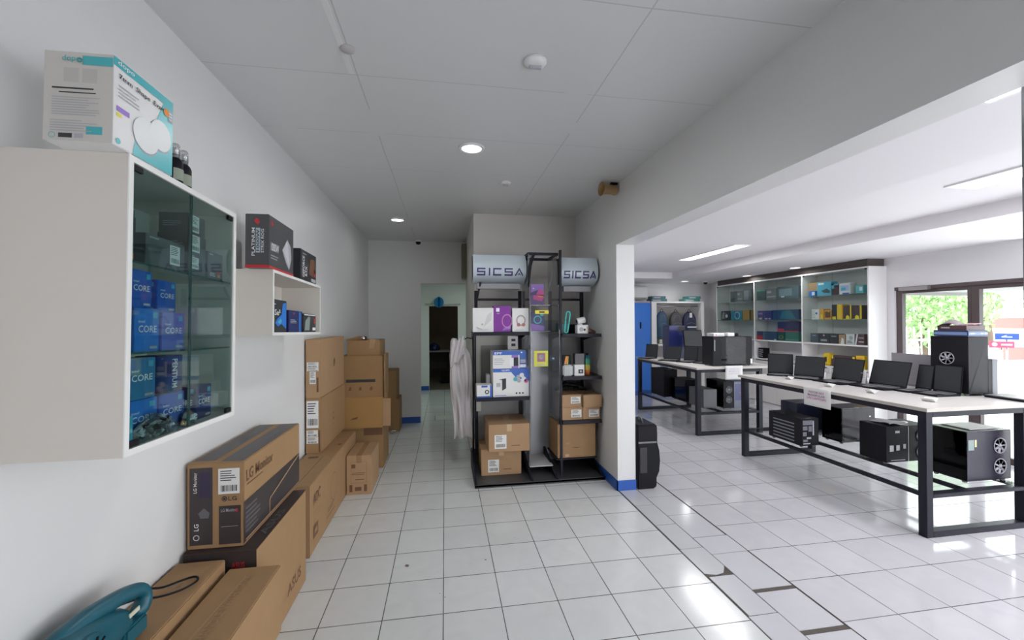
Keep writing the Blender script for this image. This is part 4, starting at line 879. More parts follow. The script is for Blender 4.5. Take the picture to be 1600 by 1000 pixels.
mb = MB(); mb.box(-.055, .055, -.004, .004, 0, .145); o = mb.build('price_card', WHITEBOX, loc=(.735, 4.40, 1.3050), bevel=.001); tag(o, 'white card with two black symbols standing on the flatter printer box', 'card')
Pr(o, (.11,.008,.145)).poly(INK, 'front', [(.35,.62),(.75,.62),(.75,.80),(.35,.80)]).poly(INK, 'front', [(.35,.25),(.75,.25),(.75,.45),(.35,.45)]).done()
# cartons on the base tray
sz = (.415, .36, .268); o = boxthing('cardboard_box', 'labelled brown carton at the bottom left of the rack, under the other one', 'box', sz, (.583, 4.42, .1005), CARD3, bevel=.004)
tape(o, sz, ('front',), TAPE2); shipping_label(o, sz, 'front', .17, .12, .44, .60); Pr(o, sz).lines(INKBR, 'front', .55, .18, .85, .26, 1).done()
o.location.z = .0305; 
sz2 = (.415, .44, .275)
o.scale = (1, 1, 1)
b2 = boxthing('cardboard_box', 'labelled brown carton on top of another at the bottom left of the rack', 'box', sz2, (.650, 4.35, .3000), CARD3, bevel=.004, rz=0)
tape(b2, sz2, ('front',), TAPE2); shipping_label(b2, sz2, 'front', .14, .12, .43, .62); Pr(b2, sz2).lines(INKBR, 'front', .55, .18, .85, .26, 1).done()
# right side: boxes on shelves
sz = (.405, .36, .345); o = boxthing('cardboard_box', 'large plain brown carton at the bottom right of the rack', 'box', sz, (1.350, 4.30, .200), CARD, bevel=.004)
Pr(o, sz).poly(CARD3, 'front', [(.22,.40),(.32,.42),(.30,.46),(.22,.45)]).poly(INKBR, 'front', [(.34,.31),(.48,.28),(.62,.30),(.48,.31)]).rect(TAPE2, 'front', .2, .04, .30, .11).done()
o.location.z = .205
mb = MB(); mb.box(1.130, 1.560, 4.10, 4.50, .195, .2045); o2 = mb.build('lower_support', STEEL_BLK, rk)
G_ = 'small labelled cartons on the right side of the rack'
sz = (.215, .30, .130); o = boxthing('cardboard_box', 'small labelled carton, lower left of the four on the right rack shelf', 'box', sz, (1.297, 4.24, .5985), CARD3, group=G_); shipping_label(o, sz, 'front', .44, .2, .94, .8)
sz = (.185, .30, .125); o = boxthing('cardboard_box', 'small labelled carton, lower right of the four on the right rack shelf', 'box', sz, (1.500, 4.24, .5985), CARD3, group=G_); shipping_label(o, sz, 'front', .35, .2, .92, .8)
sz = (.205, .30, .125); o = boxthing('cardboard_box', 'small labelled carton, upper left of the four on the right rack shelf', 'box', sz, (1.292, 4.24, .7290), CARD3, group=G_); shipping_label(o, sz, 'front', .44, .3, .94, .85)
sz = (.195, .30, .125); o = boxthing('cardboard_box', 'small plain carton, upper right of the four on the right rack shelf', 'box', sz, (1.500, 4.20, .7290), CARD3, group=G_)
Pr(o, sz).poly(INK, 'top', [(.1,.2),(.7,.25),(.9,.05),(1,.1),(.75,.35),(.2,.4)], off=.002).done()
# middle right shelf
def cup(label, x, hgt, r, m, pic):
    t = thing('mug_box', label, 'box', (x, 4.15, 1.0455)); return t
sz = (.105, .10, .115); o = boxthing('mug_box', 'pale grey box with rounded corners on the middle right rack shelf', 'box', sz, (1.255, 4.14, 1.0455), mat('pale_grey_carton', (.50,.53,.52), .45), bevel=.012)
Pr(o, sz).lines(GREYPR, 'front', .2, .3, .8, .6, 3).done()
sz = (.105, .10, .115); o = boxthing('camera_box', 'white box with a black camera picture on the middle right rack shelf', 'box', sz, (1.375, 4.14, 1.0455), WHITEBOX, bevel=.004)
Pr(o, sz).rect(INK, 'front', .38, .22, .86, .58).disc(GREYPR, 'front', .62, .40, .012, off=.003).rect(GREYPR, 'top', .2,.2,.8,.8).done()
t = thing('drinks_bottle', 'bottle shading from green to orange on the middle right rack shelf', 'bottle', (1.478, 4.15, 1.0455))
mb = MB(); cols = [mat('bottle_orange', (.50,.13,.03), .3), mat('bottle_yellow', (.45,.36,.04), .3), mat('bottle_green', (.03,.25,.14), .3), mat('bottle_teal', (.02,.12,.16), .3)]
for i, (a, b_) in enumerate((((.030,0),(.031,.055)), ((.031,.055),(.031,.11)), ((.031,.11),(.031,.17)), ((.031,.17),(.024,.205)))):
    mb.m = i; mb.lathe([a, b_], seg=20)
mb.build('bottle_body', cols, t); mb = MB(); mb.lathe([(.016,.205),(.017,.225),(.0001,.228)], seg=16); mb.build('bottle_cap', PLASTIC_BLK, t)
sz = (.09, .07, .09); o = boxthing('cable_box', 'orange and black striped small box standing on the pale grey box', 'box', sz, (1.25, 4.15, 1.1615), PLASTIC_BLK, bevel=.003)
Pr(o, sz).poly(ORANGEPR, 'front', [(.15,.05),(.45,.05),(.55,.95),(.35,.95)]).poly(YELLOWPR, 'front', [(.5,.05),(.62,.05),(.68,.95),(.6,.95)]).done()
sz = (.10, .07, .11); o = boxthing('webcam_box', 'small black box standing on the white camera box', 'box', sz, (1.385, 4.15, 1.1615), BLACKBOX, bevel=.003)
mb = MB(); 
for k in range(9):
    a = k*.7; mb.tube([(-.12+.05*k*.55, -.03, .02), (-.10+.03*k, .0, .055), (-.06+.025*k, .03, .03+.01*math.sin(k))], .006, 6)
mb.tube([(-.17,.0,.015),(-.05,.03,.07),(.08,.0,.05),(.17,-.03,.012)], .018, 8); mb.tube([(-.15,.05,.02),(.0,.06,.10),(.10,.05,.06)], .02, 8)
o = mb.build('cable_bundle', PLASTIC_BLK, loc=(1.36, 4.35, .8545)); tag(o, 'bundle of black cables lying on the four small cartons of the rack', 'cables')
# upper right shelf
t = thing('light_stick', 'aqua plastic loop', 'loop', (1.246, 4.13, 1.4830), rot=(0, R(7), 0))
mb = MB(); mb.tube([(-.018,0,.012),(-.022,0,.20),(-.012,0,.222),(.010,0,.222),(.020,0,.20),(.016,0,.012),(.0,0,.002),(-.018,0,.012)], .008, 8, False); mb.build('loop', mat('aqua_plastic', (.06,.62,.56), .3), t)
t['label'] = 'aqua plastic loop standing at the left of the upper right rack shelf'; t['category'] = 'plastic loop'
mb = MB(); mb.box(-.055,.055,-.04,.04,0,.105); o = mb.build('teal_pack', mat('dark_teal_board', (.02,.14,.16), .4), loc=(1.245, 4.29, 1.4785), bevel=.003); tag(o, 'dark teal pack behind the aqua loop on the rack', 'package')
mb = MB(); mb.box(-.075,.075,-.06,.06,0,.095); o = mb.build('black_pouch', PLASTIC_BLK, loc=(1.375, 4.36, 1.4785), bevel=.02); tag(o, 'black pouch in the middle of the upper right rack shelf', 'pouch')
sz = (.115, .09, .088); o = boxthing('camera_box', 'small white box in front on the upper right rack shelf', 'box', sz, (1.412, 4.13, 1.4785), WHITEBOX, bevel=.003)
Pr(o, sz).disc(GREYPR, 'front', .35, .5, .022).disc(INK, 'front', .65, .45, .012, off=.003).rect(TAPE, 'front', .85, .1, .95, .9).done()
t = thing('security_camera', 'white and dark blue camera on top of the small white box on the rack', 'camera', (1.395, 4.13, 1.5670))
mb = MB(); mb.lathe([(.026,0),(.028,.006),(.018,.012)], seg=18); mb.build('foot', PLASTIC_WHT, t)
mb = MB(); mb.lathe([(.030,-.04),(.033,-.03),(.033,.045),(.024,.05)], Matrix.Translation((.005,0,.044)) @ Matrix.Rotation(R(78), 4, 'Y'), 22); mb.build('housing', PLASTIC_WHT, t)
mb = MB(); mb.lathe([(.028,0),(.020,-.004),(.0001,-.006)], Matrix.Translation((-.035,0,.035)) @ Matrix.Rotation(R(78), 4, 'Y'), 22); mb.build('lens', NAVYBOX, t)
mb = MB(); mb.tube([(-.05,0,.012),(-.02,.01,.045),(.02,-.01,.03),(.05,0,.014)], .010, 8); mb.tube([(-.04,.02,.01),(.0,.02,.05),(.04,.02,.012)], .009, 8); mb.tube([(-.045,-.02,.01),(.045,-.02,.012)], .010, 8)
o = mb.build('wire_harness', mat('red_brown_cable', (.13,.04,.03), .4), loc=(1.52, 4.16, 1.4785)); tag(o, 'tangle of dark red wires at the right end of the upper rack shelf', 'wires')
# pale garment hanging on the rack's left side
t = thing('hanging_cloth', 'pale crumpled cloth hanging down at the left side of the black rack', 'cloth', (0, 0, 0))
nu, nv = 44, 40; vs = []
for j in range(nv+1):
    v = j/nv; z = 1.42-1.08*v; e = min(1, v/.16)
    wd = .11+.12*e-.06*min(1, max(0, v-.16)*2)+.05*v; cx = .165+.050*max(0, v-.05)/.95
    for i in range(nu+1):
        u = i/nu; x = cx+(u-.5)*wd+.010*math.sin(v*9+u*5)
        y = 4.60+(.012+.012*v)*math.sin(u*13+1.6*math.sin(v*4))+.014*math.sin(u*7-v*5)+.006*math.sin(u*29+v*3)+.028*math.exp(-((v-.08)/.06)**2)*math.sin(u*31+v*40)
        vs.append((x, y, z+.016*math.sin(u*13)*(1-e*.6)-.05*abs(u-.35)*(1-e)-.03*abs(u-.5)*v))
mb = MB(); mb.add(vs, [(j*(nu+1)+i, j*(nu+1)+i+1, (j+1)*(nu+1)+i+1, (j+1)*(nu+1)+i) for j in range(nv) for i in range(nu)], True)
CLOTH = mat('pale_mauve_cloth', (.62,.59,.60), .85)
o = mb.build('drape', CLOTH, t); md = o.modifiers.new('thick', 'SOLIDIFY'); md.thickness = .003
random.seed(4); vs = []; nu, nv = 30, 12
for j in range(nv+1):
    for i in range(nu+1):
        u, v = i/nu, j/nv; vs.append((.075+.15*u, 4.565-.02*math.sin(v*3)+.014*math.sin(u*19+v*7), 1.435-.20*v-.10*(1-u)*v+.02*math.sin(u*9)-.04*(1-u)**2))
mb = MB(); mb.add(vs, [(j*(nu+1)+i, j*(nu+1)+i+1, (j+1)*(nu+1)+i+1, (j+1)*(nu+1)+i) for j in range(nv) for i in range(nu)], True)
o = mb.build('folded_sleeve', CLOTH, t); md = o.modifiers.new('thick', 'SOLIDIFY'); md.thickness = .003
mb = MB(); mb.tube([(.20, 4.60, 1.40), (.26, 4.60, 1.43), (.315, 4.62, 1.42)], .006, 8); mb.build('hook', STEEL_BLK, t)
# ============================================================ DISPLAY ROOM: TABLES
def table(label, x0, x1, y0, y1, H, over=.24):
    t = thing('display_table', label, 'table', ((x0+x1)/2, (y0+y1)/2, 0)); a, b_ = (x1-x0)/2, (y1-y0)/2; w_ = .058
    mb = MB(); mb.box(-a-.02, a+over, -b_-.02, b_+.02, H-.026, H); tp = mb.build('tabletop', TOPWHITE, t, bevel=.002)
    mb = MB(); mb.box(-a-.0225, -a-.0202, -b_-.02, b_+.02, H-.0262, H-.001); mb.box(-a-.0225, a+over, -b_-.0225, -b_-.0202, H-.0262, H-.001); mb.build('edge_band', TOPEDGE, tp)
    for sx in (-1, 1):
        for sy in (-1, 1):
            mb = MB(); cx = sx*(a-w_/2); cy = sy*(b_-w_/2); mb.box(cx-w_/2, cx+w_/2, cy-w_/2, cy+w_/2, 0, H-.027); mb.build('leg', STEEL_BLK, t, bevel=.002)
    for sy in (-1, 1):
        cy = sy*(b_-w_/2)
        for z0, z1, nm in ((0, .045, 'bottom_rail'), (.288, .318, 'middle_rail'), (H-.072, H-.027, 'top_rail')):
            mb = MB(); mb.box(-a+w_, a-w_, cy-w_/2, cy+w_/2, z0, z1); mb.build(nm, STEEL_BLK, t, bevel=.002)
    for cx, nm in ((-a+w_/2, 'long_top_rail'), (a-w_/2, 'long_top_rail')):
        mb = MB(); mb.box(cx-w_/2, cx+w_/2, -b_+w_, b_-w_, H-.072, H-.027); mb.build(nm, STEEL_BLK, t, bevel=.002)
    for cx in (-a+.022, -a+.42, a-.022):
        mb = MB(); mb.box(cx-.018, cx+.018, -b_+w_, b_-w_, .290, .318); mb.build('stretcher', STEEL_BLK, t, bevel=.002)
    mb = MB(); mb.box(-a+.01, a-.01, -b_+.01, b_-.01, .3185, .3235); mb.build('glass_shelf', glass('table_shelf_glass', (.97,.98,.98), .0, .03, 9.0), t)
    return t
T1 = table('long black framed table with a white top near the right edge, laptops along it', 3.495, 4.455, 2.525, 4.455, .955)
T2 = table('black framed table with a white top farther back, carrying the big computer case', 3.480, 4.500, 5.300, 7.110, .950)
def laptop(label, p0, p1, z, hgt=.215, tilt=14, dep=.24, price=True, group='open laptops on the display tables', m=PLASTIC_BLK):
    """p0, p1: the two ends of the hinge, seen from the keyboard side left to right"""
    d = Vector((p1[0]-p0[0], p1[1]-p0[1])); w_ = d.length; ang = math.atan2(d.y, d.x); cx, cy = (p0[0]+p1[0])/2, (p0[1]+p1[1])/2
    t = thing('laptop', label, 'laptop', (cx, cy, z), ang, group)
    mb = MB(); mb.box(-w_/2, w_/2, -dep, .008, 0, .016); mb.build('base', m, t, bevel=.004)
    mb = MB()
    nx = 13
    for r_ in range(5):
        for c in range(nx):
            kw = (w_*.86)/nx; mb.box(-w_*.43+c*kw+.0015, -w_*.43+(c+1)*kw-.0015, -.04-r_*.019-.016, -.04-r_*.019, .016, .0175)
    mb.build('keyboard', PLASTIC_GRY, t)
    mb = MB(); mb.box(-.05, .05, -dep+.018, -.150, .0160, .0164); mb.build('touchpad', PLASTIC_GRY, t)
    L = Matrix.Translation((0, .004, .016)) @ Matrix.Rotation(R(-tilt), 4, 'X')
    mb = MB(); mb.boxm(L @ Matrix.Translation((0, .003, hgt/2)), w_, .006, hgt); lid = mb.build('lid', m, t, bevel=.0015)
    mb = MB(); mb.boxm(L @ Matrix.Translation((0, -.0005, hgt/2+.004)), w_-.016, .0006, hgt-.024); mb.build('screen', SCREEN, lid)
    mb = MB(); mb.tube([(-w_*.35, .004, .014), (w_*.35, .004, .014)], .006, 8); mb.build('hinge', PLASTIC_GRY, t)
    return t
# nearer table: seven laptops facing the aisle
def face_left(x, yc, w_, lab, z=.955, h=.215, tilt=14, dev=0):
    c, s_ = math.cos(R(dev)), math.sin(R(dev))
    return laptop(lab, (x-s_*w_/2, yc+c*w_/2), (x+s_*w_/2, yc-c*w_/2), z, h, tilt)
laptop('first laptop from the far left end of the nearer table', (3.85, 4.45), (4.03, 4.27), .955, .235, 8, .14)
laptop('second laptop from the far left end of the nearer table', (3.96, 4.19), (4.065, 3.91), .955, .230, 12, .15)
face_left(4.125, 3.715, .325, 'laptop right above the paper notice, third from the far end of the nearer table', h=.235, tilt=12)
face_left(4.20, 3.37, .345, 'wide laptop in the middle of the nearer table, fourth from the far end', h=.245, tilt=16)
face_left(4.290, 3.128, .128, 'laptop overlapped by its neighbours, fifth from the far end of the nearer table', h=.225, tilt=12, dev=0)
face_left(4.300, 2.955, .205, 'laptop nearest the corner of the nearer table, before the black tower', h=.235, tilt=6, dev=0)
# farther table: four laptops
laptop('small laptop next to the pillar on the farther table', (3.56, 6.98), (3.68, 6.78), .95, .23, 10)
laptop('second laptop from the pillar on the farther table, below the navy case', (3.66, 6.52), (3.83, 6.30), .95, .225, 22)
laptop('third laptop from the pillar on the farther table', (3.84, 6.22), (3.95, 6.02), .95, .235, 8)
laptop('laptop nearest the big computer case on the farther table', (3.90, 5.95), (4.04, 5.72), .95, .240, 8, .14)
# laptop seen from behind, facing the doors
t = laptop('grey laptop facing the doors, its lid back showing above the others', (4.52, 3.20), (4.52, 3.56), .955, .30, 2, .03, m=mat('grey_lid', (.34,.32,.35), .4))
# small white cards in front of the laptops
random.seed(9)
for i, (x, y, z, lab) in enumerate(((3.72, 4.02, .9552, 'before the second laptop'), (3.68, 3.50, .9552, 'before the third laptop'), (3.72, 3.13, .9552, 'before the wide middle laptop'), (3.78, 2.72, .9552, 'before the laptop nearest the table corner'))):
    mb = MB()
    mb.boxm(Matrix.Translation((0, 0, .012)) @ Matrix.Rotation(R(38), 4, 'Y'), .045, .085, .0015); mb.boxm(Matrix.Translation((.034, .0, .012)) @ Matrix.Rotation(R(-38), 4, 'Y'), .045, .085, .0015)
    o = mb.build('price_card', PAPER, loc=(x, y, z+.003), rz=R(random.uniform(-15, 15))); tag(o, 'small folded white card lying '+lab+' on the nearer table', 'card')
def standcard(x, y, z, lab):
    mb = MB(); mb.boxm(Matrix.Translation((0, 0, .068)) @ Matrix.Rotation(R(8), 4, 'Y'), .002, .055, .135); mb.boxm(Matrix.Translation((.018, 0, .068)) @ Matrix.Rotation(R(-8), 4, 'Y'), .002, .055, .135)
    mb.box(-.010, .028, -.0275, .0275, 0, .002); o = mb.build('specification_card', PAPER, loc=(x, y, z)); Pr(o, (.002,.055,.135)); tag(o, lab, 'card')
    m2 = MB()
    for k in range(5): m2.boxm(Matrix.Translation((-.0014, 0, .035+.02*k)) @ Matrix.Rotation(R(8), 4, 'Y'), .0006, .04-.006*(k % 2), .005)
    m2.build('printed_text', GREYPR, o)
standcard(4.125, 3.905, .955, 'upright white card in the gap between the second and third laptop')
standcard(4.15, 3.552, .955, 'upright white card in the gap between the third and the wide laptop')
standcard(4.055, 4.235, .955, 'upright white card in the gap between the first and second laptop')
# paper notices hung on the table edges
sz = (.004, .285, .172)
def notice(label, loc, rz, lines_, sz):
    mb = MB(); nu, nv = 8, 6; a, h = sz[1]/2, sz[2]
    vs = [(.0025*math.sin(v/nv*3+u/nu), -a+2*a*u/nu, h*v/nv) for v in range(nv+1) for u in range(nu+1)]
    mb.add(vs, [(v*(nu+1)+u, v*(nu+1)+u+1, (v+1)*(nu+1)+u+1, (v+1)*(nu+1)+u) for v in range(nv) for u in range(nu)], True)
    o = mb.build('paper_notice', PAPER, loc=loc, rz=rz); md = o.modifiers.new('thick', 'SOLIDIFY'); md.thickness = .0006
    tag(o, label, 'notice'); p = Pr(o, (.012, sz[1], sz[2]))
    for s_, m_, b_ in lines_: p.text(m_, 'left', s_, *b_, off=.001)
    p.done('printed_text'); return o
notice('white paper notice with pink lettering hung on the edge of the nearer table', (3.462, 3.40, .788), 0,
       [('FAVOR NO', mat('dusky_magenta_print', (.45,.12,.25), .5), (.22,.72,.78,.84)), ('MANIPULAR', mat('violet_grey_print', (.30,.16,.34), .5), (.18,.55,.82,.67)), ('LAS LAPTOPS', MAGPR, (.14,.38,.86,.50))], sz)
notice('blank looking white paper notice hung on the end of the farther table', (4.02, 5.262, .775), R(90),
       [('FAVOR NO', mat('pale_lilac_print', (.62,.55,.66), .5), (.25,.72,.75,.82)), ('MANIPULAR', mat('pale_lilac_print', (.62,.55,.66), .5), (.2,.55,.8,.66)), ('LAPTOPS', mat('pale_lilac_print', (.62,.55,.66), .5), (.2,.38,.8,.49))], (.004, .27, .195))

# ============================================================ COMPUTER CASES
FAN = mat('fan_grey', (.30,.30,.34), .35); DGL = glass('smoked_side_glass', (.22,.22,.27), .02)
def fan(parent, F, u, v, r, m=FAN, blades=7):
    """a case fan on face F: ring, hub and blades, slightly proud of the face"""
    n = F.n; M0 = Matrix((F.r.normalized(), F.u.normalized(), n)).transposed().to_4x4(); M0.translation = F.P(u, v, .001)
    mb = MB(); mb.lathe([(r, 0), (r, .005), (r*.90, .005), (r*.90, 0)], M0, 22); f = mb.build('fan', m, parent)
    mb = MB(); mb.lathe([(r*.28, 0), (r*.28, .004), (.0001, .0045)], M0, 14); mb.build('fan_hub', m, f)
    for k in range(blades):
        a = 2*math.pi*k/blades; mb = MB() if k == 0 else mb; b2 = M0 @ Matrix.Rotation(a, 4, 'Z') @ Matrix.Translation((r*.58, 0, .002)) @ Matrix.Rotation(R(28), 4, 'X'); mb.boxm(b2, r*.56, r*.30, .001)
    mb.build('fan_blades', m, f)
def pc(label, size, loc, rz=0, fans=(), glass_side='left', glass_front=False, m=PLASTIC_BLK, front='front', feet=True, handle=False, group=None, inner=True):
    """size: width x, depth y, height; a hollow case with one glass side, front fans, feet, rear slots"""
    wx, wy, h = size; t = thing('computer_case', label, 'computer case', loc, rz, group); f0 = .018 if feet else 0; a, b_ = wx/2, wy/2
    mb = MB(); mb.box(-a, a, -b_, b_, f0, f0+.006); mb.box(-a, a, -b_, b_, h-.006, h)
    if glass_side != 'left': mb.box(-a, -a+.004, -b_, b_, f0+.006, h-.006)
    if glass_side != 'right': mb.box(a-.004, a, -b_, b_, f0+.006, h-.006)
    if not (glass_front and front == 'front'): mb.box(-a+.004, a-.004, -b_, -b_+.004, f0+.006, h-.006)
    mb.box(-a+.004, a-.004, b_-.004, b_, f0+.006, h-.006)
    mb.build('chassis', m, t, bevel=.0012)
    G = MB()
    if glass_side == 'left': G.box(-a-.001, -a+.003, -b_+.004, b_-.004, f0+.008, h-.008)
    elif glass_side == 'right': G.box(a-.003, a+.001, -b_+.004, b_-.004, f0+.008, h-.008)
    if glass_side in ('left', 'right'): G.build('side_window', DGL, t)
    if glass_front: g = MB(); g.box(-a+.006, a-.006, -b_-.001, -b_+.003, f0+.008, h-.008); g.build('front_window', DGL, t)
    if inner:
        mb = MB(); s_ = 1 if glass_side == 'left' else -1
        mb.box(min(s_*(a-.02), s_*(a-.03)), max(s_*(a-.02), s_*(a-.03)), -b_+.06, b_-.03, f0+.10, h-.04); mb.build('motherboard', mat('dark_board', (.05,.06,.08), .4), t)
        mb = MB(); mb.box(-a+.02, a-.008, -b_+.008, b_-.008, f0+.008, f0+.085); mb.build('power_shroud', PLASTIC_GRY, t)
        mb = MB(); x_ = 0 if glass_side == 'left' else 0; mb.box(-a*.4, a*.5, -b_+.14, b_-.02, h*.42, h*.42+.035); mb.build('graphics_card', mat('card_grey', (.22,.22,.24), .3), t)
    for (fc, u, v, r) in fans: fan(t, face(wx, wy, h, fc), u, v, r)
    if feet:
        for sx in (-1, 1):
            for sy in (-1, 1):
                mb = MB(); mb.lathe([(.014, 0), (.017, f0)], Matrix.Translation((sx*(a-.03), sy*(b_-.035), 0)), 12); mb.build('foot', PLASTIC_GRY, t)
    mb = MB(); mb.box(-.03, .03, -b_+.01, -b_+.03, h, h+.0015); mb.build('front_ports', PLASTIC_GRY, t)
    return t
ZS = .3238
# on the glass shelf of the nearer table
t = pc('open vented case', (.20, .42, .29), (3.635, 3.86, ZS), 0, (), 'none', inner=False)
t['label'] = 'computer case with an open framework front, far end under the nearer table'
mb = MB(); F = face(.20, .42, .29, 'front')
for (u0, v0, u1, v1, mm) in ((.08,.78,.62,.94,0),(.08,.60,.34,.74,0),(.40,.55,.60,.74,0),(.64,.42,.72,.92,1),(.08,.40,.30,.54,0),(.30,.30,.55,.36,1),(.10,.12,.5,.16,1),(.10,.20,.36,.28,0)):
    mb.m = mm; pr_rect(mb, F, u0, v0, u1, v1, .002)
mb.build('vent_frame', [mat('case_vent_grey', (.22,.22,.26), .4), mat('pale_vent', (.50,.50,.55), .4)], t)
F = face(.20, .42, .29, 'left'); mb = MB()
for k in range(6): pr_rect(mb, F, .15, .15+.12*k, .8, .19+.12*k, .002)
mb.build('side_vents', mat('case_vent_grey', (.22,.22,.26), .4), t)
pc('tall glossy computer case left of the middle under the nearer table', (.36, .22, .37), (3.99, 4.10, ZS), 0, (), 'none', inner=False, m=mat('deep_navy_plastic', (.012,.014,.035), .25))
t = pc('large dark computer case with a glass front in the middle under the nearer table', (.40, .23, .37), (4.235, 3.79, ZS), 0, (), 'left', True, m=mat('deep_navy_plastic', (.012,.014,.035), .25))
mb = MB(); 
for v in (.25,.5,.75): pr_disc(mb, face(.40,.23,.37,'front'), .84, v, .007, .003)
mb.build('screw_caps', METAL, t)
t = pc('two fan case', (.46, .24, .335), (4.085, 3.215, ZS), 0, (('front', .82, .72, .062), ('front', .82, .30, .062)), 'none', inner=False)
t['label'] = 'computer case with two bright fans, right of the middle under the nearer table'
mb = MB(); F = face(.46, .24, .335, 'front')
for (u0,v0,u1,v1) in ((.07,.34,.16,.50),(.22,.36,.30,.50),(.20,.82,.30,.88),(.38,.40,.44,.52),(.10,.10,.42,.115)): pr_rect(mb, F, u0, v0, u1, v1, .002)
mb.build('board_parts', mat('pale_board_part', (.50,.50,.54), .4), t)
mb = MB(); pr_rect(mb, F, .495, .02, .505, .98, .003); mb.build('panel_seam', METAL, t)
mb = MB(); mb.add([(-.10+.2*a+.02*math.sin(b_*9), -.10+.2*b_, .3365+.010*math.sin(a*7+b_*5)+.008) for a in [k/8 for k in range(9)] for b_ in [k/8 for k in range(9)]], [(i*9+j, (i+1)*9+j, (i+1)*9+j+1, i*9+j+1) for i in range(8) for j in range(8)], True)
o = mb.build('plastic_sheet', mat('thin_white_plastic', (.75,.75,.78), .3), loc=(4.02, 3.22, ZS+.0022)); tag(o, 'crumpled white plastic sheet on the two-fan computer case', 'plastic sheet'); md = o.modifiers.new('t', 'SOLIDIFY'); md.thickness = .001
t = pc('large computer case with two front fans at the near end under the nearer table', (.43, .26, .405), (4.225, 2.755, ZS), 0, (('front', .74, .70, .062), ('front', .74, .30, .062)), 'left', False, m=mat('deep_violet_plastic', (.016,.012,.03), .3))
mb = MB(); F = face(.43, .26, .405, 'front'); pr_rect(mb, F, .03, .64, .16, .84, .002); mb.build('grey_green_patch', mat('grey_green_panel', (.26,.34,.33), .3), t)  # flat grey-green rectangle on the upper left of the case front
mb = MB(); pr_rect(mb, F, .17, .70, .215, .84, .003); mb.build('yellow_sticker', mat('pale_yellow_sticker', (.68,.62,.36), .5), t)
mb = MB(); mb.box(-.14, .14, -.10, .10, 0, .006); o = mb.build('foam_sheet', WHITEBOX, loc=(4.235, 2.76, ZS+.4075), bevel=.002); tag(o, 'thin white sheet lying on the large near computer case', 'sheet')
# under the farther table
ZS2 = .3238
pc('tall black computer case at the pillar end under the farther table', (.24, .42, .47), (3.72, 6.62, ZS2), 0, (), 'none', inner=False)
pc('black computer case with a grey top panel, second from the pillar under the farther table', (.24, .40, .36), (3.82, 6.14, ZS2), 0, (('front', .5, .5, .055),), 'left')
pc('low grey computer case in front under the farther table', (.21, .36, .285), (3.80, 5.66, ZS2), 0, (), 'none', m=mat('mid_grey_plastic', (.09,.09,.10), .35), inner=False)
pc('narrow computer case right of the low grey one under the farther table', (.17, .40, .40), (4.055, 5.62, ZS2), 0, (('front', .5, .7, .05), ('front', .5, .35, .05)), 'left')
sz = (.26, .30, .385); o = boxthing('poster_case', 'case with a blue and red glowing picture at the right end under the farther table', 'computer case', sz, (4.30, 5.62, ZS2+.0005), mat('grey_blue_panel', (.20,.22,.30), .4), bevel=.006)
Pr(o, sz).poly(mat('dusk_blue_print', (.10,.12,.26), .4), 'front', [(.08,.30),(.92,.30),(.92,.92),(.08,.92)]).disc(mat('dusk_red_print', (.42,.14,.16), .4), 'front', .6, .50, .045, off=.003).poly(mat('dusk_violet_print', (.22,.14,.28), .4), 'front', [(.3,.6),(.7,.75),(.9,.6),(.6,.5)], off=.002).done()
# big case on the farther table with things on it
sz = (.62, .26, .425); t = pc('big open black computer case standing at the near end of the farther table', sz, (4.11, 5.53, .9505), 0, (), 'right', True)
mb = MB(); mb.box(-.315, -.185, -.134, -.1265, .02, .415); mb.build('front_pillar', PLASTIC_BLK, t)
mb = MB(); mb.box(-.296, -.288, -.1375, -.134, .22, .38); mb.build('light_strip', mat('grey_light_strip', (.45,.45,.48), .3), t)
mb = MB(); mb.box(.10, .25, -.10, -.05, .26, .36); mb.box(.11, .26, -.10, -.05, .05, .11); mb.build('drive_bays', mat('bay_grey', (.34,.38,.42), .35), t)
mb = MB(); mb.lathe([(.03, 0), (.05, .01), (.05, .04), (.0001, .05)], Matrix.Translation((-.02, -.06, .20)) @ Matrix.Rotation(R(90), 4, 'X'), 20); mb.build('cooler', PLASTIC_GRY, t)
mb = MB(); mb.tube([(.0,-.10,.18), (.02,-.12,.12), (.06,-.12,.06), (.08,-.11,.03)], .004, 6); mb.tube([(-.03,-.10,.18), (-.06,-.12,.12), (-.05,-.12,.04)], .004, 6); mb.build('inner_cables', PLASTIC_BLK, t)
mb = MB(); mb.box(.275, .304, -.140, -.134, .03, .10); mb.build('white_badge', PAPER, t)
sz = (.17, .16, .045); o = boxthing('router_box', 'low white box on the left of the big computer case', 'box', sz, (3.92, 5.52, 1.3775), WHITEBOX, bevel=.003); Pr(o, sz).rect(MAGPR, 'front', .15, .3, .3, .6).rect(GREYPR, 'front', .4, .3, .9, .5).done()
sz = (.11, .14, .048); o = boxthing('adapter_box', 'second low white box in the middle of the big computer case', 'box', sz, (4.12, 5.52, 1.3775), PLASTIC_WHT, bevel=.004)
mb = MB(); mb.lathe([(.022,0),(.024,.005),(.022,.035),(.012,.044),(.0001,.045)], seg=18); o = mb.build('round_webcam', PLASTIC_BLK, loc=(4.245, 5.50, 1.3775)); tag(o, 'small black round webcam on the big computer case', 'webcam')
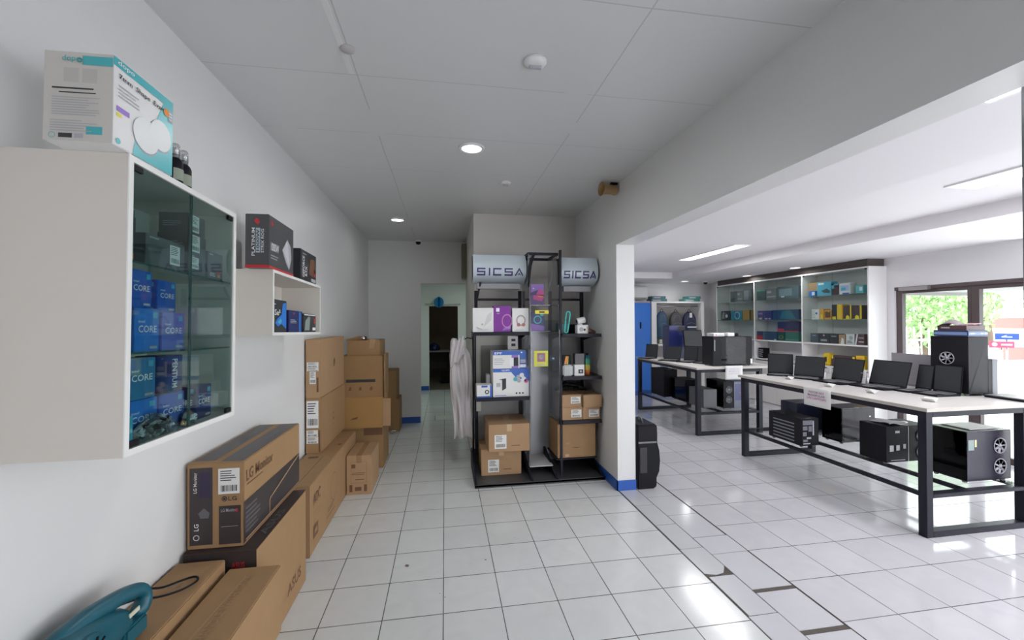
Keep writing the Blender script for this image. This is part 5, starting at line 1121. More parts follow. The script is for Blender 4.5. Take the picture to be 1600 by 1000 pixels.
# navy case and the monitor behind the laptops of the farther table
sz = (.30, .22, .57); o = boxthing('navy_case', 'navy blue case standing behind the laptops of the farther table', 'computer case', sz, (4.00, 6.78, .9505), mat('navy_case', (.012,.018,.10), .35), bevel=.006); o.name = 'desktop_tower'
Pr(o, sz).rect(mat('navy_groove', (.03,.04,.14), .3), 'front', .60, .72, .95, .78).rect(INK, 'front', .55, .80, .98, .98).done()
sz2 = (.24, .20, .35)
t = thing('monitor', 'black monitor leaning beside the navy case on the farther table', 'monitor', (4.14, 6.42, .95))
mb = MB(); mb.lathe([(.09, 0), (.09, .006), (.02, .012), (.015, .20)], seg=24); mb.build('stand', PLASTIC_BLK, t)
mb = MB(); mb.boxm(Matrix.Translation((0, .0, .335)) @ Matrix.Rotation(R(-10), 4, 'X'), .34, .022, .33); b0 = mb.build('panel_housing', PLASTIC_BLK, t, bevel=.004)
mb = MB(); mb.boxm(Matrix.Translation((0, -.0118, .338)) @ Matrix.Rotation(R(-10), 4, 'X'), .32, .001, .30); mb.build('screen', SCREEN, b0)
mb = MB(); mb.boxm(Matrix.Translation((-.11, -.008, .30)) @ Matrix.Rotation(R(-10), 4, 'X'), .05, .0006, .018); mb.build('emblem', WHITEPR, b0)
# black stack on the nearer table
sz = (.100, .14, .305); o = boxthing('speaker_cabinet', 'narrow black cabinet beside the fan tower on the nearer table', 'box', sz, (4.610, 2.905, .9555), PLASTIC_BLK, bevel=.004)
Pr(o, sz).rect(mat('dull_blue_grey', (.06,.065,.09), .3), 'front', .45, .0, 1, 1, off=.0008).done()
t = pc('tall black tower with a fan under the flat boxes on the nearer table', (.205, .275, .500), (4.452, 2.967, .9555), 0, (('left', .45, .62, .055),), 'none', inner=False)
mb = MB(); mb.box(-.105, .105, -.125, .125, 0, .052); 
o = mb.build('navy_flat_box', mat('navy_slate_board', (.02,.035,.10), .35), loc=(4.452, 2.955, 1.4578), bevel=.003); tag(o, 'flat navy box lying across the black stack on the nearer table', 'box')
Pr(o, (.21,.25,.052)).rect(mat('slate_blue_stripe', (.16,.24,.42), .4), 'left', .02, .25, .98, .70).rect(mat('slate_blue_stripe', (.16,.24,.42), .4), 'front', .02, .25, .98, .70).rect(GREYPR, 'front', .10, .38, .34, .60, off=.002).rect(GREYPR, 'front', .62, .38, .75, .6, off=.002).rect(GREYPR, 'front', .80, .38, .95, .6, off=.002).done()
mb = MB(); mb.box(-.100, .100, -.105, .105, 0, .040); o = mb.build('wine_flat_box', mat('wine_brown_board', (.07,.03,.035), .4), loc=(4.452, 2.95, 1.5105), bevel=.003); tag(o, 'flat wine coloured box on the navy one, top of the black stack', 'box')
Pr(o, (.20,.21,.04)).rect(GREYPR, 'left', .15, .4, .45, .6).done()
mb = MB(); mb.add([(-.065+.13*i/12, -.055+.11*j/6, .052*math.sin(math.pi*i/12)**.7*(.35+.65*math.sin(math.pi*j/6))) for i in range(13) for j in range(7)], [(i*7+j, (i+1)*7+j, (i+1)*7+j+1, i*7+j+1) for i in range(12) for j in range(6)], True)
o = mb.build('cap', mat('dusty_mauve_fabric', (.34,.28,.30), .8), loc=(4.42, 2.985, 1.5520), rz=R(90)); md = o.modifiers.new('t', 'SOLIDIFY'); md.thickness = .003; tag(o, 'rounded mauve cap on top of the black stack', 'cap')
mb = MB(); mb.boxm(Matrix.Translation((0, 0, .012)) @ Matrix.Rotation(R(-7), 4, 'Y'), .08, .09, .004); o = mb.build('leaflet', mat('pink_leaflet', (.62,.38,.42), .5), loc=(4.49, 2.90, 1.5510), rz=0); tag(o, 'pink and white leaflet lying beside the cap on the black stack', 'leaflet')
Pr(o, (.06,.06,.016)).rect(WHITEPR, 'top', .1, .1, .6, .5, off=.004).done()
t = thing('laptop', 'flat dark laptop lying at the right edge of the nearer table', 'laptop', (4.56, 2.665, .9555))
mb = MB(); mb.box(-.11, .13, -.13, .13, 0, .016); mb.build('base', PLASTIC_BLK, t, bevel=.004)
mb = MB(); mb.box(-.108, .128, -.128, .128, .0165, .024); mb.build('lid', PLASTIC_GRY, t, bevel=.003)
# ============================================================ GLASS DISPLAY CABINET ON THE RIGHT WALL
DX0, DX1 = 5.82, 6.118
dc = thing('display_cabinet', 'large white display cabinet with glass shelves along the right wall', 'cabinet', (0, 0, 0))
ZT = 2.352; ys_ = [8.16, 7.06, 5.99, 4.905]; tt = .020
for i, y in enumerate(ys_):
    mb = MB(); mb.box(DX0, DX1, y-tt/2, y+tt/2, .0, ZT-.0205); mb.build('upright_panel', mat('white_cabinet_board', (.84,.83,.82), .35), dc)
WCB = MATS['white_cabinet_board']
mb = MB(); mb.box(DX0, DX1, 4.895, 8.17, ZT-.020, ZT); mb.build('top_panel', WCB, dc)
mb = MB(); mb.box(DX0+.02, DX1, 4.93, 8.15, ZT+.001, Z1-.001); mb.build('gap_board', mat('dark_brown_board', (.07,.055,.05), .6), dc)  # dark brown board set back in the gap between cabinet top and ceiling
mb = MB(); mb.box(DX1-.012, DX1-.002, 4.916, 8.149, .10, ZT-.021); mb.build('back_panel', mat('cabinet_back_white', (.66,.66,.65), .45), dc)
SZ1, SZ2, SZM = 1.985, 1.612, 1.245
for i in range(3):
    a, b_ = ys_[i+1]+tt/2, ys_[i]-tt/2
    for z in (SZ1, SZ2):
        mb = MB(); mb.box(DX0+.02, DX1-.013, a+.001, b_-.001, z-.006, z); g_ = mb.build('glass_shelf', SHELFGLASS, dc)
        mb = MB(); mb.box(DX0+.0185, DX0+.0199, a+.001, b_-.001, z-.006, z); mb.build('shelf_edge', mat('shelf_edge_green', (.20,.30,.27), .2), g_)
    mb = MB(); mb.box(DX0+.004, DX1-.013, a, b_, SZM-.022, SZM); mb.build('middle_board', WCB, dc)
    mb = MB(); mb.box(DX0+.004, DX1-.013, a, b_, .90-.02, .90); mb.build('lower_board', WCB, dc)
    c = (a+b_)/2
    for (p, q, dx) in ((a+.001, c+.01, .010), (c-.01, b_-.001, .003)):
        mb = MB(); mb.box(DX0+dx, DX0+dx+.004, p, q, SZM+.001, ZT-.024); d_ = mb.build('sliding_glass_door', glass('cabinet_door_glass', (.93,.96,.95), .015), dc)
    for y in (a+.02, b_-.02):
        mb = MB(); mb.box(DX0-.002, DX0+.010, y-.014, y+.014, ZT-.040, ZT-.024); mb.build('lock', PLASTIC_BLK, dc)
    for (p, q) in ((a+.002, c-.002), (c+.002, b_-.002)):
        mb = MB(); mb.box(DX0+.0, DX0+.018, p, q, .11, .86); d_ = mb.build('cupboard_door', mat('cupboard_door_white', (.74,.72,.68), .4), dc, bevel=.002)
        mb = MB(); mb.box(DX0-.012, DX0-.001, q-.05 if p < c-.1 else p+.03, q-.035 if p < c-.1 else p+.045, .70, .80); mb.build('door_handle', METAL, d_)
mb = MB(); mb.box(DX0+.03, DX0+.045, 4.916, 8.149, 0, .095); mb.build('plinth', WCB, dc)
PG = 'boxed goods in the glass display cabinet on the right wall'
def item(label, y0, y1, z0, z1, m, art=None, name='product_box', d=.12, x=5.915, cat='box', bevel=.002):
    sz = (d, y1-y0-.003, z1-z0); o = boxthing(name, label, cat, sz, (x, (y0+y1)/2, z0+.0006), m, group=PG, bevel=bevel)
    if art: p = Pr(o, sz); art(p); p.done()
    return o
GB = DARKBOX; 
def a_lbl(p): p.rect(GREYPR, 'left', .1, .2, .9, .3); p.rect(GREYPR, 'left', .1, .6, .5, .8)
z = SZ1-.0
def pal(m1, *pts): return lambda p: p.poly(m1, 'left', list(pts))
# far bay, top shelf
item('dark box with a faint tree-like picture, far bay top shelf of the display cabinet', 7.585, 7.77, z, z+.215, GB, lambda p: p.poly(INK, 'left', [(.3,.0),(.7,.0),(.85,.35),(.55,.45),(.5,.8),(.45,.4),(.15,.3)]))
item('grey box left of the divider, far bay top shelf of the display cabinet', 7.40, 7.575, z, z+.215, mat('mid_grey_board', (.17,.18,.19), .4), a_lbl)
item('dark grey box against the divider, far bay top shelf of the display cabinet', 7.18, 7.395, z, z+.225, GB, lambda p: p.rect(mat('cool_grey_print', (.22,.25,.27), .4), 'left', .1, .1, .7, .9))
# middle bay, top shelf
item('black box with a green edge, far end of the middle bay top shelf', 6.81, 7.03, z, z+.185, mat('black_green_board', (.04,.07,.07), .35), lambda p: p.rect(GREENPR, 'left', .0, .88, 1, 1))
item('long grey box in the middle bay top shelf, second from the far end', 6.555, 6.80, z, z+.19, mat('mid_grey_board', (.17,.18,.19), .4), a_lbl)
item('long blue grey box in the middle bay top shelf, against the near divider', 6.085, 6.545, z, z+.205, mat('blue_grey_board', (.12,.17,.20), .35), lambda p: p.rect(mat('cyan_grey_print', (.25,.36,.40), .4), 'left', .1, .2, .7, .8).rect(WHITEPR, 'left', .2, .1, .35, .2, off=.002))
# near bay, top shelf
item('brown carton at the far end of the near bay top shelf', 5.745, 5.975, z, z+.225, CARD3, None, x=6.0, d=.14)
item('small royal blue box before the brown carton on the near bay top shelf', 5.765, 5.88, z, z+.085, BLUEBOX2, lambda p: p.rect(WHITEPR, 'left', .5, .2, .95, .8), d=.08, x=5.885)
item('cyan box with a white band on the near bay top shelf', 5.495, 5.74, z, z+.215, mat('cyan_board', (.10,.42,.58), .35), lambda p: p.rect(WHITEPR, 'left', .1, .8, .5, .93).poly(mat('dark_picture', (.05,.08,.09), .4), 'left', [(.3,.35),(.7,.5),(.95,.3),(.9,.15),(.5,.2)]))
item('cyan and black printed box beside the cyan one on the near bay top shelf', 5.37, 5.49, z, z+.17, mat('black_wine_board', (.07,.04,.05), .4), lambda p: p.rect(CYANPR, 'left', .0, .55, .35, 1).rect(CYANPR, 'left', .0, .85, 1, 1))
item('white and blue printed box on the near bay top shelf', 5.19, 5.365, z, z+.165, WHITEBOX, lambda p: p.rect(mat('pale_blue_print', (.45,.55,.80), .4), 'left', .1, .3, .9, .8).rect(CYANPR, 'left', .2, .35, .6, .6, off=.002).rect(BLUEPR, 'left', .3, .0, .9, .12))
item('small turquoise box near the end of the near bay top shelf', 5.00, 5.115, z, z+.11, mat('turquoise_board', (.12,.50,.56), .4), lambda p: p.rect(WHITEPR, 'left', .5, .3, .9, .8))
z = SZ2
item('dark box with white ring picture, far bay middle shelf of the display cabinet', 7.78, 8.055, z, z+.195, BLACKBOX, lambda p: p.poly(GREYPR, 'left', [(.1,.1),(.2,.9),(.3,.9),(.25,.2)]).disc(WHITEPR, 'left', .6, .45, .035).ring(GREYPR, 'left', .4, .5, .06, .008))
item('teal box with a white headset picture, far bay middle shelf', 7.44, 7.76, z, z+.19, mat('teal_board', (.04,.26,.36), .35), lambda p: p.ring(WHITEPR, 'left', .6, .5, .075, .010).disc(BLUEPR, 'left', .55, .5, .03))
item('ochre box with a black edge against the divider, far bay middle shelf', 7.185, 7.42, z, z+.195, mat('ochre_board', (.45,.27,.08), .4), lambda p: p.rect(INK, 'left', .84, 0, 1, 1))
item('dark violet printed box, far end of the middle bay middle shelf', 6.875, 7.01, z, z+.17, NAVYBOX, lambda p: p.rect(mat('pink_white_print', (.62,.42,.55), .4), 'left', .2, .05, .8, .25).rect(VIOLETPR, 'left', .1, .6, .9, .8))
item('navy violet printed box, second on the middle bay middle shelf', 6.665, 6.87, z, z+.17, mat('indigo_board', (.05,.04,.17), .35), lambda p: p.rect(mat('pink_white_print', (.62,.42,.55), .4), 'left', .2, .05, .5, .2).rect(mat('pink_white_print', (.62,.42,.55), .4), 'left', .62, .05, .85, .2))
item('long dark teal and navy box against the divider on the middle bay middle shelf', 6.085, 6.655, z, z+.175, mat('teal_navy_board', (.02,.06,.13), .35), lambda p: p.poly(mat('dim_teal_print', (.03,.17,.22), .4), 'left', [(.3,.1),(.9,.1),(.7,.9),(.4,.9)]))
item('white box with blue dots, far end of the near bay middle shelf', 5.705, 5.84, z, z+.165, WHITEBOX, lambda p: p.disc(BLUEPR, 'left', .65, .6, .018).lines(GREYPR, 'left', .1, .1, .5, .9, 5))
item('orange box next to the white one on the near bay middle shelf', 5.62, 5.70, z, z+.165, mat('orange_board', (.75,.36,.05), .4), lambda p: p.rect(YELLOWPR, 'left', .3, .1, .7, .5))
item('orange box with a black cut-out, third on the near bay middle shelf', 5.495, 5.615, z, z+.145, mat('orange_board', (.75,.36,.05), .4), lambda p: p.poly(mat('coffee_print', (.10,.05,.03), .5), 'left', [(.12,.2),(.88,.2),(.88,.9),(.6,.75),(.4,.9),(.12,.8)]))
item('dark box with a yellow foot, fourth on the near bay middle shelf', 5.41, 5.49, z, z+.225, BLACKBOX, lambda p: p.rect(YELLOWPR, 'left', .1, .0, .9, .2))
item('plain yellow box in the near bay middle shelf', 5.31, 5.405, z, z+.225, mat('yellow_board', (.78,.55,.03), .4), lambda p: p.rect(ORANGEPR, 'left', .85, 0, 1, 1))
YD = lambda p: p.rect(mat('yellow_board', (.78,.55,.03), .4), 'left', .82, 0, 1, 1).poly(YELLOWPR, 'left', [(.3,.02),(.75,.02),(.72,.22),(.5,.32),(.34,.22)], off=.002).rect(YELLOWPR, 'left', .0, .0, 1, .05)
item('black and yellow tool box, farther of two in the near bay', 5.175, 5.30, z, z+.205, mat('brown_black_board', (.08,.05,.05), .4), YD)
item('black and yellow tool box, nearer of two in the near bay', 5.025, 5.17, z, z+.20, mat('brown_black_board', (.08,.05,.05), .4), YD)
z = SZM
item('dark box with a red lower half, far end of the middle bay lowest shelf', 6.895, 7.035, z, z+.155, NAVYBOX, lambda p: p.rect(REDPR, 'left', 0, 0, 1, .5))
item('slate blue box, second on the middle bay lowest shelf', 6.55, 6.89, z, z+.155, mat('slate_board', (.05,.08,.14), .35), lambda p: p.rect(WHITEPR, 'left', .8, .02, .95, .12))
item('dark green printed box with a yellow oval, third on the middle bay lowest shelf', 6.385, 6.54, z, z+.155, mat('bottle_green_board', (.03,.10,.06), .35), lambda p: p.ring(YELLOWPR, 'left', .5, .4, .045, .006, sq=.6))
item('green box against the divider on the middle bay lowest shelf', 6.085, 6.375, z, z+.16, mat('green_board', (.02,.16,.12), .35), lambda p: p.rect(mat('light_green_print', (.10,.35,.25), .4), 'left', .0, .1, 1, .2))
item('long navy box with a red foot lying on the green boxes of the middle bay', 6.085, 6.54, z+.162, z+.33, mat('ink_blue_board', (.03,.03,.10), .35), lambda p: p.rect(REDPR, 'left', 0, 0, .32, .3).rect(REDPR, 'left', .32, 0, 1, .08))
item('slate grey box, far end of the near bay lowest shelf', 5.72, 5.87, z, z+.150, mat('slate_grey_board', (.09,.11,.14), .35), lambda p: p.rect(GREYPR, 'left', .3, .7, .7, .8))
item('dark box with pink dots, second on the near bay lowest shelf', 5.535, 5.715, z, z+.150, BLACKBOX, lambda p: p.disc(mat('pink_white_print', (.62,.42,.55), .4), 'left', .5, .8, .015).rect(GREYPR, 'left', .2, .2, .8, .4))
item('black box with a grey strip, third on the near bay lowest shelf', 5.388, 5.53, z, z+.148, BLACKBOX, lambda p: p.rect(GREYPR, 'left', .2, .7, .8, .8))
item('brown carton box on the near bay lowest shelf', 5.275, 5.38, z, z+.140, mat('sand_board', (.45,.30,.18), .5), lambda p: p.poly(WHITEPR, 'left', [(.3,.0),(.8,.0),(.8,.5),(.5,.7)]))
item('white box with grey speaker pictures on the near bay lowest shelf', 5.135, 5.265, z, z+.150, WHITEBOX, lambda p: p.disc(GREYPR, 'left', .6, .65, .03).poly(GREYPR, 'left', [(.1,.1),(.9,.1),(.6,.4),(.2,.4)]))
item('maroon striped box at the near end of the near bay lowest shelf', 4.99, 5.13, z, z+.155, mat('maroon_grey_board', (.16,.08,.09), .4), lambda p: p.poly(WHITEPR, 'left', [(0,0),(.15,0),(.35,1),(.2,1)]).rect(GREYPR, 'left', .4, .6, .95, .7).rect(WHITEPR, 'left', .4, .25, .95, .32))
z = .90
item('yellow power tool case at the far side of the near bay cupboard top', 5.53, 5.66, z, z+.19, mat('yellow_board', (.78,.55,.03), .4), lambda p: p.rect(INK, 'left', .35, .3, .65, .7), bevel=.02)
item('black tray with yellow ends in the near bay, behind the laptops', 5.13, 5.50, z, z+.165, mat('brown_black_board', (.08,.05,.05), .4), lambda p: p.rect(YELLOWPR, 'left', 0, .7, .08, 1).rect(YELLOWPR, 'left', .9, .7, 1, 1))
item('plain yellow box at the near end of the near bay, behind the laptops', 4.99, 5.12, z, z+.19, mat('yellow_board', (.78,.55,.03), .4), lambda p: p.lines(ORANGEPR, 'left', 0, .1, 1, .9, 4))
item('stack of dark cases at the far end of the middle bay, behind the first laptop', 6.86, 7.00, z, z+.19, PLASTIC_BLK, lambda p: p.lines(GREYPR, 'left', .1, .1, .9, .9, 4))
# ============================================================ BACK WALL OF THE DISPLAY ROOM
WY = 8.43
wd = thing('wardrobe', 'white open wardrobe with backpacks hanging in it, back of the display room', 'wardrobe', (0, 0, 0))
mb = MB()
mb.box(4.445, 4.560, WY-.02, 8.848, .105, 2.03); mb.box(5.625, 5.69, WY-.02, 8.848, .105, 2.03); mb.box(4.560, 5.625, WY-.02, 8.848, 1.995, 2.03); mb.box(4.560, 5.625, WY-.02, 8.848, 1.06, 1.10); mb.box(4.560, 5.625, WY-.02, 8.848, .105, .16)
mb.build('carcass', WCB, wd); mb = MB(); mb.box(4.560, 5.625, 8.835, 8.848, .16, 1.995); mb.build('back_panel', mat('wardrobe_back', (.58,.55,.52), .5), wd)
mb = MB(); mb.tube([(4.56, 8.56, 1.93), (5.625, 8.56, 1.93)], .012); mb.build('hanging_rail', METAL, wd)
def backpack(label, x, z0, wdt, hgt, m, tagc=None, strip=False):
    t = thing('backpack', label, 'backpack', (x, 8.56, z0), group='backpacks hanging in the wardrobe')
    n, k_ = 14, 20; vs = []
    for j in range(n+1):
        v = j/n; half = wdt/2*(1 if v < .62 else math.sqrt(max(0, 1-((v-.62)/.40)**2)))*(.93+.07*math.sin(v*3)); dp = .085*(1-.35*v)*(1 if v < .8 else max(.25, 1-(v-.8)*2.5))
        for k in range(k_):
            a = 2*math.pi*k/k_; c, s_ = math.cos(a), math.sin(a); e = .55
            vs.append((math.copysign(abs(c)**e, c)*half, math.copysign(abs(s_)**e, s_)*dp, hgt*v))
    mb = MB(); mb.add(vs, [(j*k_+k, j*k_+(k+1) % k_, (j+1)*k_+(k+1) % k_, (j+1)*k_+k) for j in range(n) for k in range(k_)]+[tuple(range(k_))[::-1], tuple(range(n*k_, (n+1)*k_))], True); mb.build('bag_body', m, t)
    mb = MB(); mb.box(-wdt*.36, wdt*.36, -.105, -.070, hgt*.08, hgt*.42); mb.build('front_pocket', m, t, bevel=.014)
    mb = MB(); mb.tube([(-wdt*.38, -.09, hgt*.50), (0, -.095, hgt*.56), (wdt*.38, -.09, hgt*.50)], .004, 6); mb.tube([(-wdt*.30, -.06, hgt*.62), (-wdt*.16, -.062, hgt*.84), (wdt*.16, -.062, hgt*.84), (wdt*.30, -.06, hgt*.62)], .004, 6); mb.build('zip', PLASTIC_GRY, t)
    mb = MB(); mb.tube([(-.03, 0, hgt*.97), (-.028, 0, hgt*1.05), (0, 0, hgt*1.09), (.028, 0, hgt*1.05), (.03, 0, hgt*.97)], .006, 8); mb.build('carry_loop', PLASTIC_BLK, t)
    mb = MB(); mb.tube([(0, 0, hgt*1.08), (.0, 0, 1.925-z0), (.012, 0, 1.945-z0)], .003, 6); mb.build('hook', METAL, t)
    if tagc: mb = MB(); mb.box(-.03, .03, -.072, -.068, hgt*.76, hgt*.95); mb.build('swing_tag', PAPER, t)
    if strip: mb = MB(); mb.box(-wdt*.36, wdt*.40, -.111, -.106, hgt*.36, hgt*.41); mb.build('reflective_strip', PAPER, t)
backpack('blue grey backpack hanging at the left in the wardrobe', 4.76, 1.22, .26, .60, mat('blue_grey_fabric', (.05,.10,.17), .7, noise=.2))
backpack('charcoal backpack hanging in the middle of the wardrobe', 5.095, 1.25, .28, .56, mat('charcoal_fabric', (.09,.09,.10), .8, noise=.3))
backpack('dark navy backpack with a white tag hanging at the right in the wardrobe', 5.42, 1.25, .30, .56, mat('navy_fabric', (.03,.035,.08), .7, noise=.2), True, True)
sz = (.22, .20, .11); o = boxthing('shoe_box', 'dark green low box inside the wardrobe under the blue grey backpack', 'box', sz, (4.69, 8.60, 1.1005), mat('dark_green_board', (.05,.07,.05), .4), bevel=.003); Pr(o, sz).rect(mat('cream_label', (.62,.62,.48), .5), 'front', .42, .1, .72, .9).done()
# boxes and poster in the lower part of the wardrobe
sz = (.36, .06, .66); o = boxthing('picture_board', 'white board with blue grey pictures in the lower part of the wardrobe', 'board', sz, (4.775, 8.52, .1605), WHITEBOX, bevel=.002)
p = Pr(o, sz); p.poly(mat('slate_print', (.25,.30,.45), .5), 'front', [(.2,.75),(.5,.9),(.85,.7),(.6,.55),(.3,.6)]); p.ring(INK, 'front', .55, .3, .07, .006); p.rect(mat('slate_print', (.25,.30,.45), .5), 'front', .1,.1,.3,.3); p.lines(GREYPR, 'front', .1, .4, .5, .55, 3); p.done()
sz = (.30, .25, .16); o = boxthing('parcel', 'blue parcel with a white corner on the lower shelf of the wardrobe', 'box', sz, (5.16, 8.60, .62), mat('dull_blue_board', (.10,.13,.34), .4), bevel=.003); o.location.z = .6105
mb = MB(); mb.box(5.0, 5.6, 8.47, 8.83, .59, .61); mb.build('inner_shelf', WCB, wd)
Pr(o, sz).rect(WHITEPR, 'front', .72, .4, .98, .95).done()
bc = thing('locker', 'tall bright blue locker beside the white wardrobe', 'locker', (4.16, 8.64, .1005))
mb = MB(); mb.box(-.27, .272, -.20, .20, 0, 1.90); mb.build('locker_body', mat('bright_blue_paint', (.015,.17,.66), .35), bc, bevel=.003)
mb = MB(); mb.box(-.262, .266, -.218, -.2015, .01, 1.86); d_ = mb.build('locker_door', mat('bright_blue_paint', (.015,.17,.66), .35), bc, bevel=.003)
mb = MB(); mb.box(.02, .045, -.235, -.219, 1.34, 1.48); mb.build('door_handle', PLASTIC_BLK, d_)
mb = MB(); mb.box(-.27, .272, -.19, .19, 1.9005, 1.94); mb.build('top_board', mat('dusty_mauve_board', (.38,.32,.34), .5), bc)
ac = thing('air_conditioner', 'white wall-hung air conditioner above the blue locker', 'air conditioner', (4.02, 8.70, 2.08))
mb = MB(); mb.prism([(.148, 0), (-.05, 0), (-.115, .05), (-.12, .26), (-.09, .295), (.148, .295)], 'x', -.42, .42); mb.build('casing', PLASTIC_WHT, ac, bevel=.006)
mb = MB()
for k in range(5): mb.box(-.40, .40, -.08+.03*k, -.066+.03*k, .2955, .303)
mb.build('intake_grille', PLASTIC_GRY, ac); mb = MB(); mb.box(-.38, .38, -.118, -.112, .02, .035); mb.build('louvre', PLASTIC_GRY, ac)
def flats(lab, x0, x1, z0, m1, nm):
    sz = (x1-x0, .22, .058); o = boxthing('flat_carton', lab, 'box', sz, ((x0+x1)/2, 8.56, z0), m1, bevel=.004, group=None); Pr(o, sz).rect(GREYPR, 'front', .1, .2, .6, .7).done()
flats('lower flat slate box on the left end of the wardrobe top', 4.46, 4.83, 2.0305, mat('slate_teal_board', (.08,.17,.20), .4), '')
flats('upper flat slate box on the left end of the wardrobe top', 4.49, 4.80, 2.0895, mat('slate_teal_board', (.08,.17,.20), .4), '')
flats('lower flat teal box on the right end of the wardrobe top', 5.24, 5.62, 2.0305, mat('sea_teal_board', (.06,.24,.23), .4), '')
flats('upper flat teal box on the right end of the wardrobe top', 5.33, 5.64, 2.0895, mat('sea_teal_board', (.06,.24,.23), .4), '')
# portable loudspeaker behind the pillar
t = thing('floor_speaker', 'tall black portable loudspeaker standing on the floor against the pillar', 'loudspeaker', (1.915, 3.88, 0))
sec = [(-.100, 0), (.085, 0), (.100, .03), (.100, .10), (.128, .16), (.137, .26), (.130, .36), (.108, .44), (.108, .58), (.100, .615), (-.100, .615)]
mb = MB(); mb.prism(sec, 'y', -.17, .17); mb.build('enclosure', PLASTIC_BLK, t, bevel=.012)
mb = MB(); mb.box(-.075, -.005, -.176, -.171, .16, .40); mb.build('recessed_panel', INK, t)
mb = MB(); mb.tube([(.02, -.02, .615), (.02, -.02, .65), (.02, .05, .65), (.02, .05, .615)], .006, 8); mb.build('pull_handle', PLASTIC_GRY, t)
mb = MB(); mb.box(-.09, .09, -.178, -.171, .44, .455); mb.build('trim_strip', PLASTIC_GRY, t)
mb = MB(); mb.tube([(-.02,-.12,.61), (-.03,-.13,.66), (-.055,-.10,.70)], .0025, 6); mb.tube([(.11,-.05,.58), (.145,-.07,.57), (.152,-.08,.50), (.150,-.08,.44), (.13,-.06,.40)], .003, 6); mb.build('loose_cord', PLASTIC_GRY, t)
# ============================================================ OUTSIDE THE GLASS DOORS
sbox('ground_outside', mat('pale_concrete', (.70,.69,.70), .8, noise=.05, nscale=2), XR, 60, -30, 60, -.14, -.02)
mb = MB(); mb.box(XR+.2, XR+1.5, -2, 4.9, 1.985, 2.03)
for y in (-1, 1, 3, 4.8): mb.box(XR+.2, XR+1.5, y, y+.05, 1.94, 1.985)
o = mb.build('awning', mat('grey_awning', (.36,.35,.33), .7)); struct(o); o.name = 'trim_7'
def leafball(label, c, rad, trunk_h, n, seed, m):
    random.seed(seed); t = thing('tree', label, 'tree', (c[0], c[1], -.02))
    mb = MB()
    for i in range(n):
        d = Vector((random.gauss(0,1), random.gauss(0,1), random.gauss(0,1))).normalized()*(random.random()**.35)
        p = Vector((d.x*rad[0], d.y*rad[1], trunk_h+rad[2]+d.z*rad[2])); s_ = random.uniform(.045, .10)
        M0 = Matrix.Translation(p) @ Euler((random.random()*6, random.random()*6, random.random()*6)).to_matrix().to_4x4()
        mb.add([M0 @ Vector(q) for q in ((-s_,0,0),(0,-s_*.5,0),(s_,0,0),(0,s_*.5,s_*.2))], [(0,1,2,3)])
    f_ = mb.build('foliage', m, t); f_['kind'] = 'stuff'
    mb = MB(); mb.tube([(0,0,0),(.05,0,trunk_h*.6),(0,.05,trunk_h+.3),(.1,.0,trunk_h+rad[2])], [.13,.11,.09,.03], 10); mb.build('trunk', mat('tree_bark', (.16,.11,.08), .9), t)
LEAF = mat('fresh_leaves', (.34,.52,.22), .6, noise=.35, nscale=1.2); LEAF2 = mat('pale_leaves', (.50,.60,.38), .6, noise=.3, nscale=1.5)
leafball('leafy green tree outside the left glass door', (13.2, 9.6), (1.3, 1.5, 1.15), .85, 4200, 21, LEAF)
leafball('paler green tree outside, behind the leafy one', (16.5, 10.3), (1.5, 1.5, 1.3), 1.7, 1800, 22, LEAF2)
leafball('thin distant tree outside the right glass door', (19.5, 9.0), (1.5, 1.5, .9), 2.4, 420, 23, LEAF2)
fn = thing('picket_fence', 'white metal picket fence outside the left glass door', 'fence', (10.6, 8.3, -.02))
WM = mat('white_metal_paint', (.85,.85,.88), .4); dirv = Vector((.86, -.51)).normalized()
for z in (.55, 1.15):
    mb = MB(); M0 = Matrix.Translation((0, 0, z)) @ Matrix.Rotation(math.atan2(dirv.y, dirv.x), 4, 'Z'); mb.boxm(M0, 2.6, .03, .04); mb.build('rail', WM, fn)
for k in range(20):
    s_ = -1.28+k*.135; h = 1.25+.18*math.sin(math.pi*k/19); mb = MB(); mb.tube([(dirv.x*s_, dirv.y*s_, 0), (dirv.x*s_, dirv.y*s_, h), (dirv.x*s_, dirv.y*s_, h+.05)], [.013, .013, .002], 6); mb.build('picket', WM, fn)
def board(label, c, w_, h, z, m, art):
    t = thing('street_sign', label, 'sign', (c[0], c[1], -.02), math.radians(-58))
    mb = MB(); mb.box(-w_/2, w_/2, -.02, .02, z, z+h); b_ = mb.build('sign_board', m, t, bevel=.004)
    mb = MB(); mb.tube([(0, .05, 0), (0, .05, z+h*.8)], .02, 8); mb.build('sign_post', METAL, t); art(b_, w_, h, z)
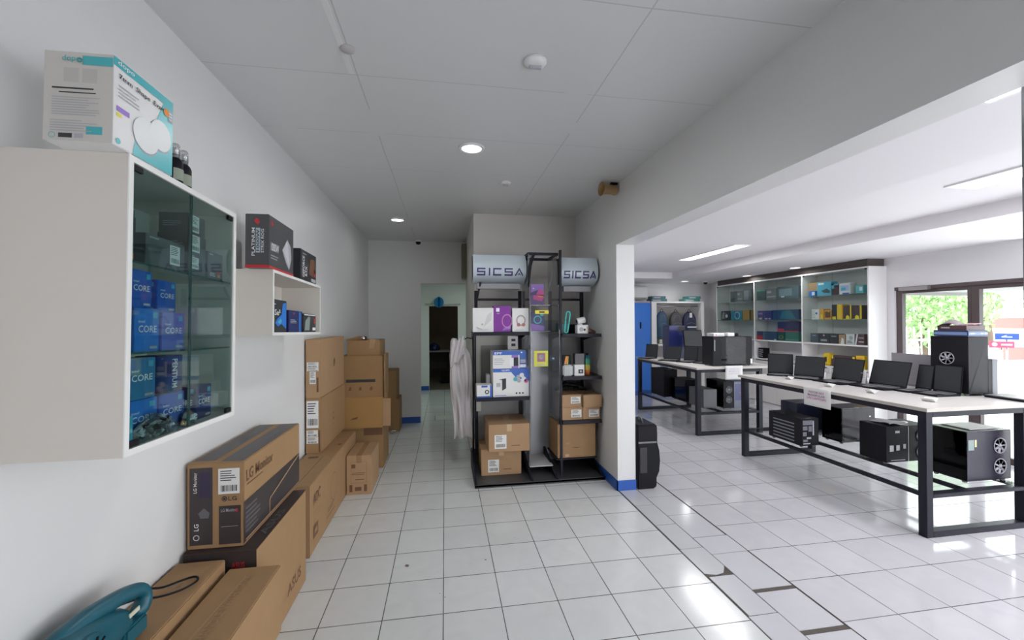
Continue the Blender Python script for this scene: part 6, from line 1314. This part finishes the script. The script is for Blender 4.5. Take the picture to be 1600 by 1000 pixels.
def art1(b_, w_, h, z):
    mb = MB(); F = Face((-w_/2,-.021,z), (w_,0,0), (0,0,h), (0,-1,0)); pr_rect(mb, F, .28, .38, .72, .5, .003); pr_poly(mb, F, [(.3,.5),(.42,.5),(.5,.75)], .003); mb.build('white_marks', WHITEPR, b_)
def art2(b_, w_, h, z):
    mb = MB(); F = Face((-w_/2,-.021,z), (w_,0,0), (0,0,h), (0,-1,0)); pr_disc(mb, F, .22, .5, .045, .003); pr_rect(mb, F, .48, .35, .92, .62, .003); mb.build('pink_marks', mat('pale_pink_print', (.80,.50,.55), .5), b_)
board('blue street sign with white marks beyond the right glass door', (13.50, 8.05), .38, .15, 1.125, mat('street_blue', (.01,.05,.40), .4), art1)
board('red street sign with a pale disc, below the blue one outside', (13.42, 8.10), .40, .15, .93, mat('street_red', (.62,.04,.10), .4), art2)
sbox('wall_street', mat('white_street_wall', (.85,.85,.86), .7), 12.9, 17.5, 9.35, 9.55, -.02, .42)
vs = []; random.seed(12)
for j in range(9):
    for k in range(18):
        a = 2*math.pi*k/18; ph = math.pi/2*j/8; r_ = 1+.12*math.sin(3*a+j)+.07*math.sin(8*a-j*2)
        vs.append((.46*r_*math.cos(ph)*math.cos(a), .28*r_*math.cos(ph)*math.sin(a), .42*math.sin(ph)*(1+.1*math.sin(5*a))))
mb = MB(); mb.add(vs, [(j*18+k, j*18+(k+1) % 18, (j+1)*18+(k+1) % 18, (j+1)*18+k) for j in range(8) for k in range(18)]+[tuple(range(18))[::-1]])
o = mb.build('tarpaulin_bundle', mat('silver_grey_tarp', (.30,.29,.33), .5), loc=(15.1, 9.45, .4205)); tag(o, 'grey crumpled bundle on the low white wall outside, beneath the street signs', 'bundle')
bl = MB(); bl.box(0, .3, -6, 8, 0, 3.2); struct(bl.build('wall_across_street', mat('pale_street_wall', (.80,.76,.76), .8), loc=(27, 12, -.02)))
o = boxthing('street_kiosk', 'red kiosk across the street at the right edge of the doors', 'kiosk', (1.0, 1.0, 1.66), (18.2, 10.55, -.02), mat('faded_red_paint', (.66,.20,.18), .6), bevel=.02)
Pr(o, (1.0,1.0,1.66)).rect(WHITEPR, 'left', .1, .45, .9, .8).rect(WHITEPR, 'front', .1, .45, .9, .8).done()
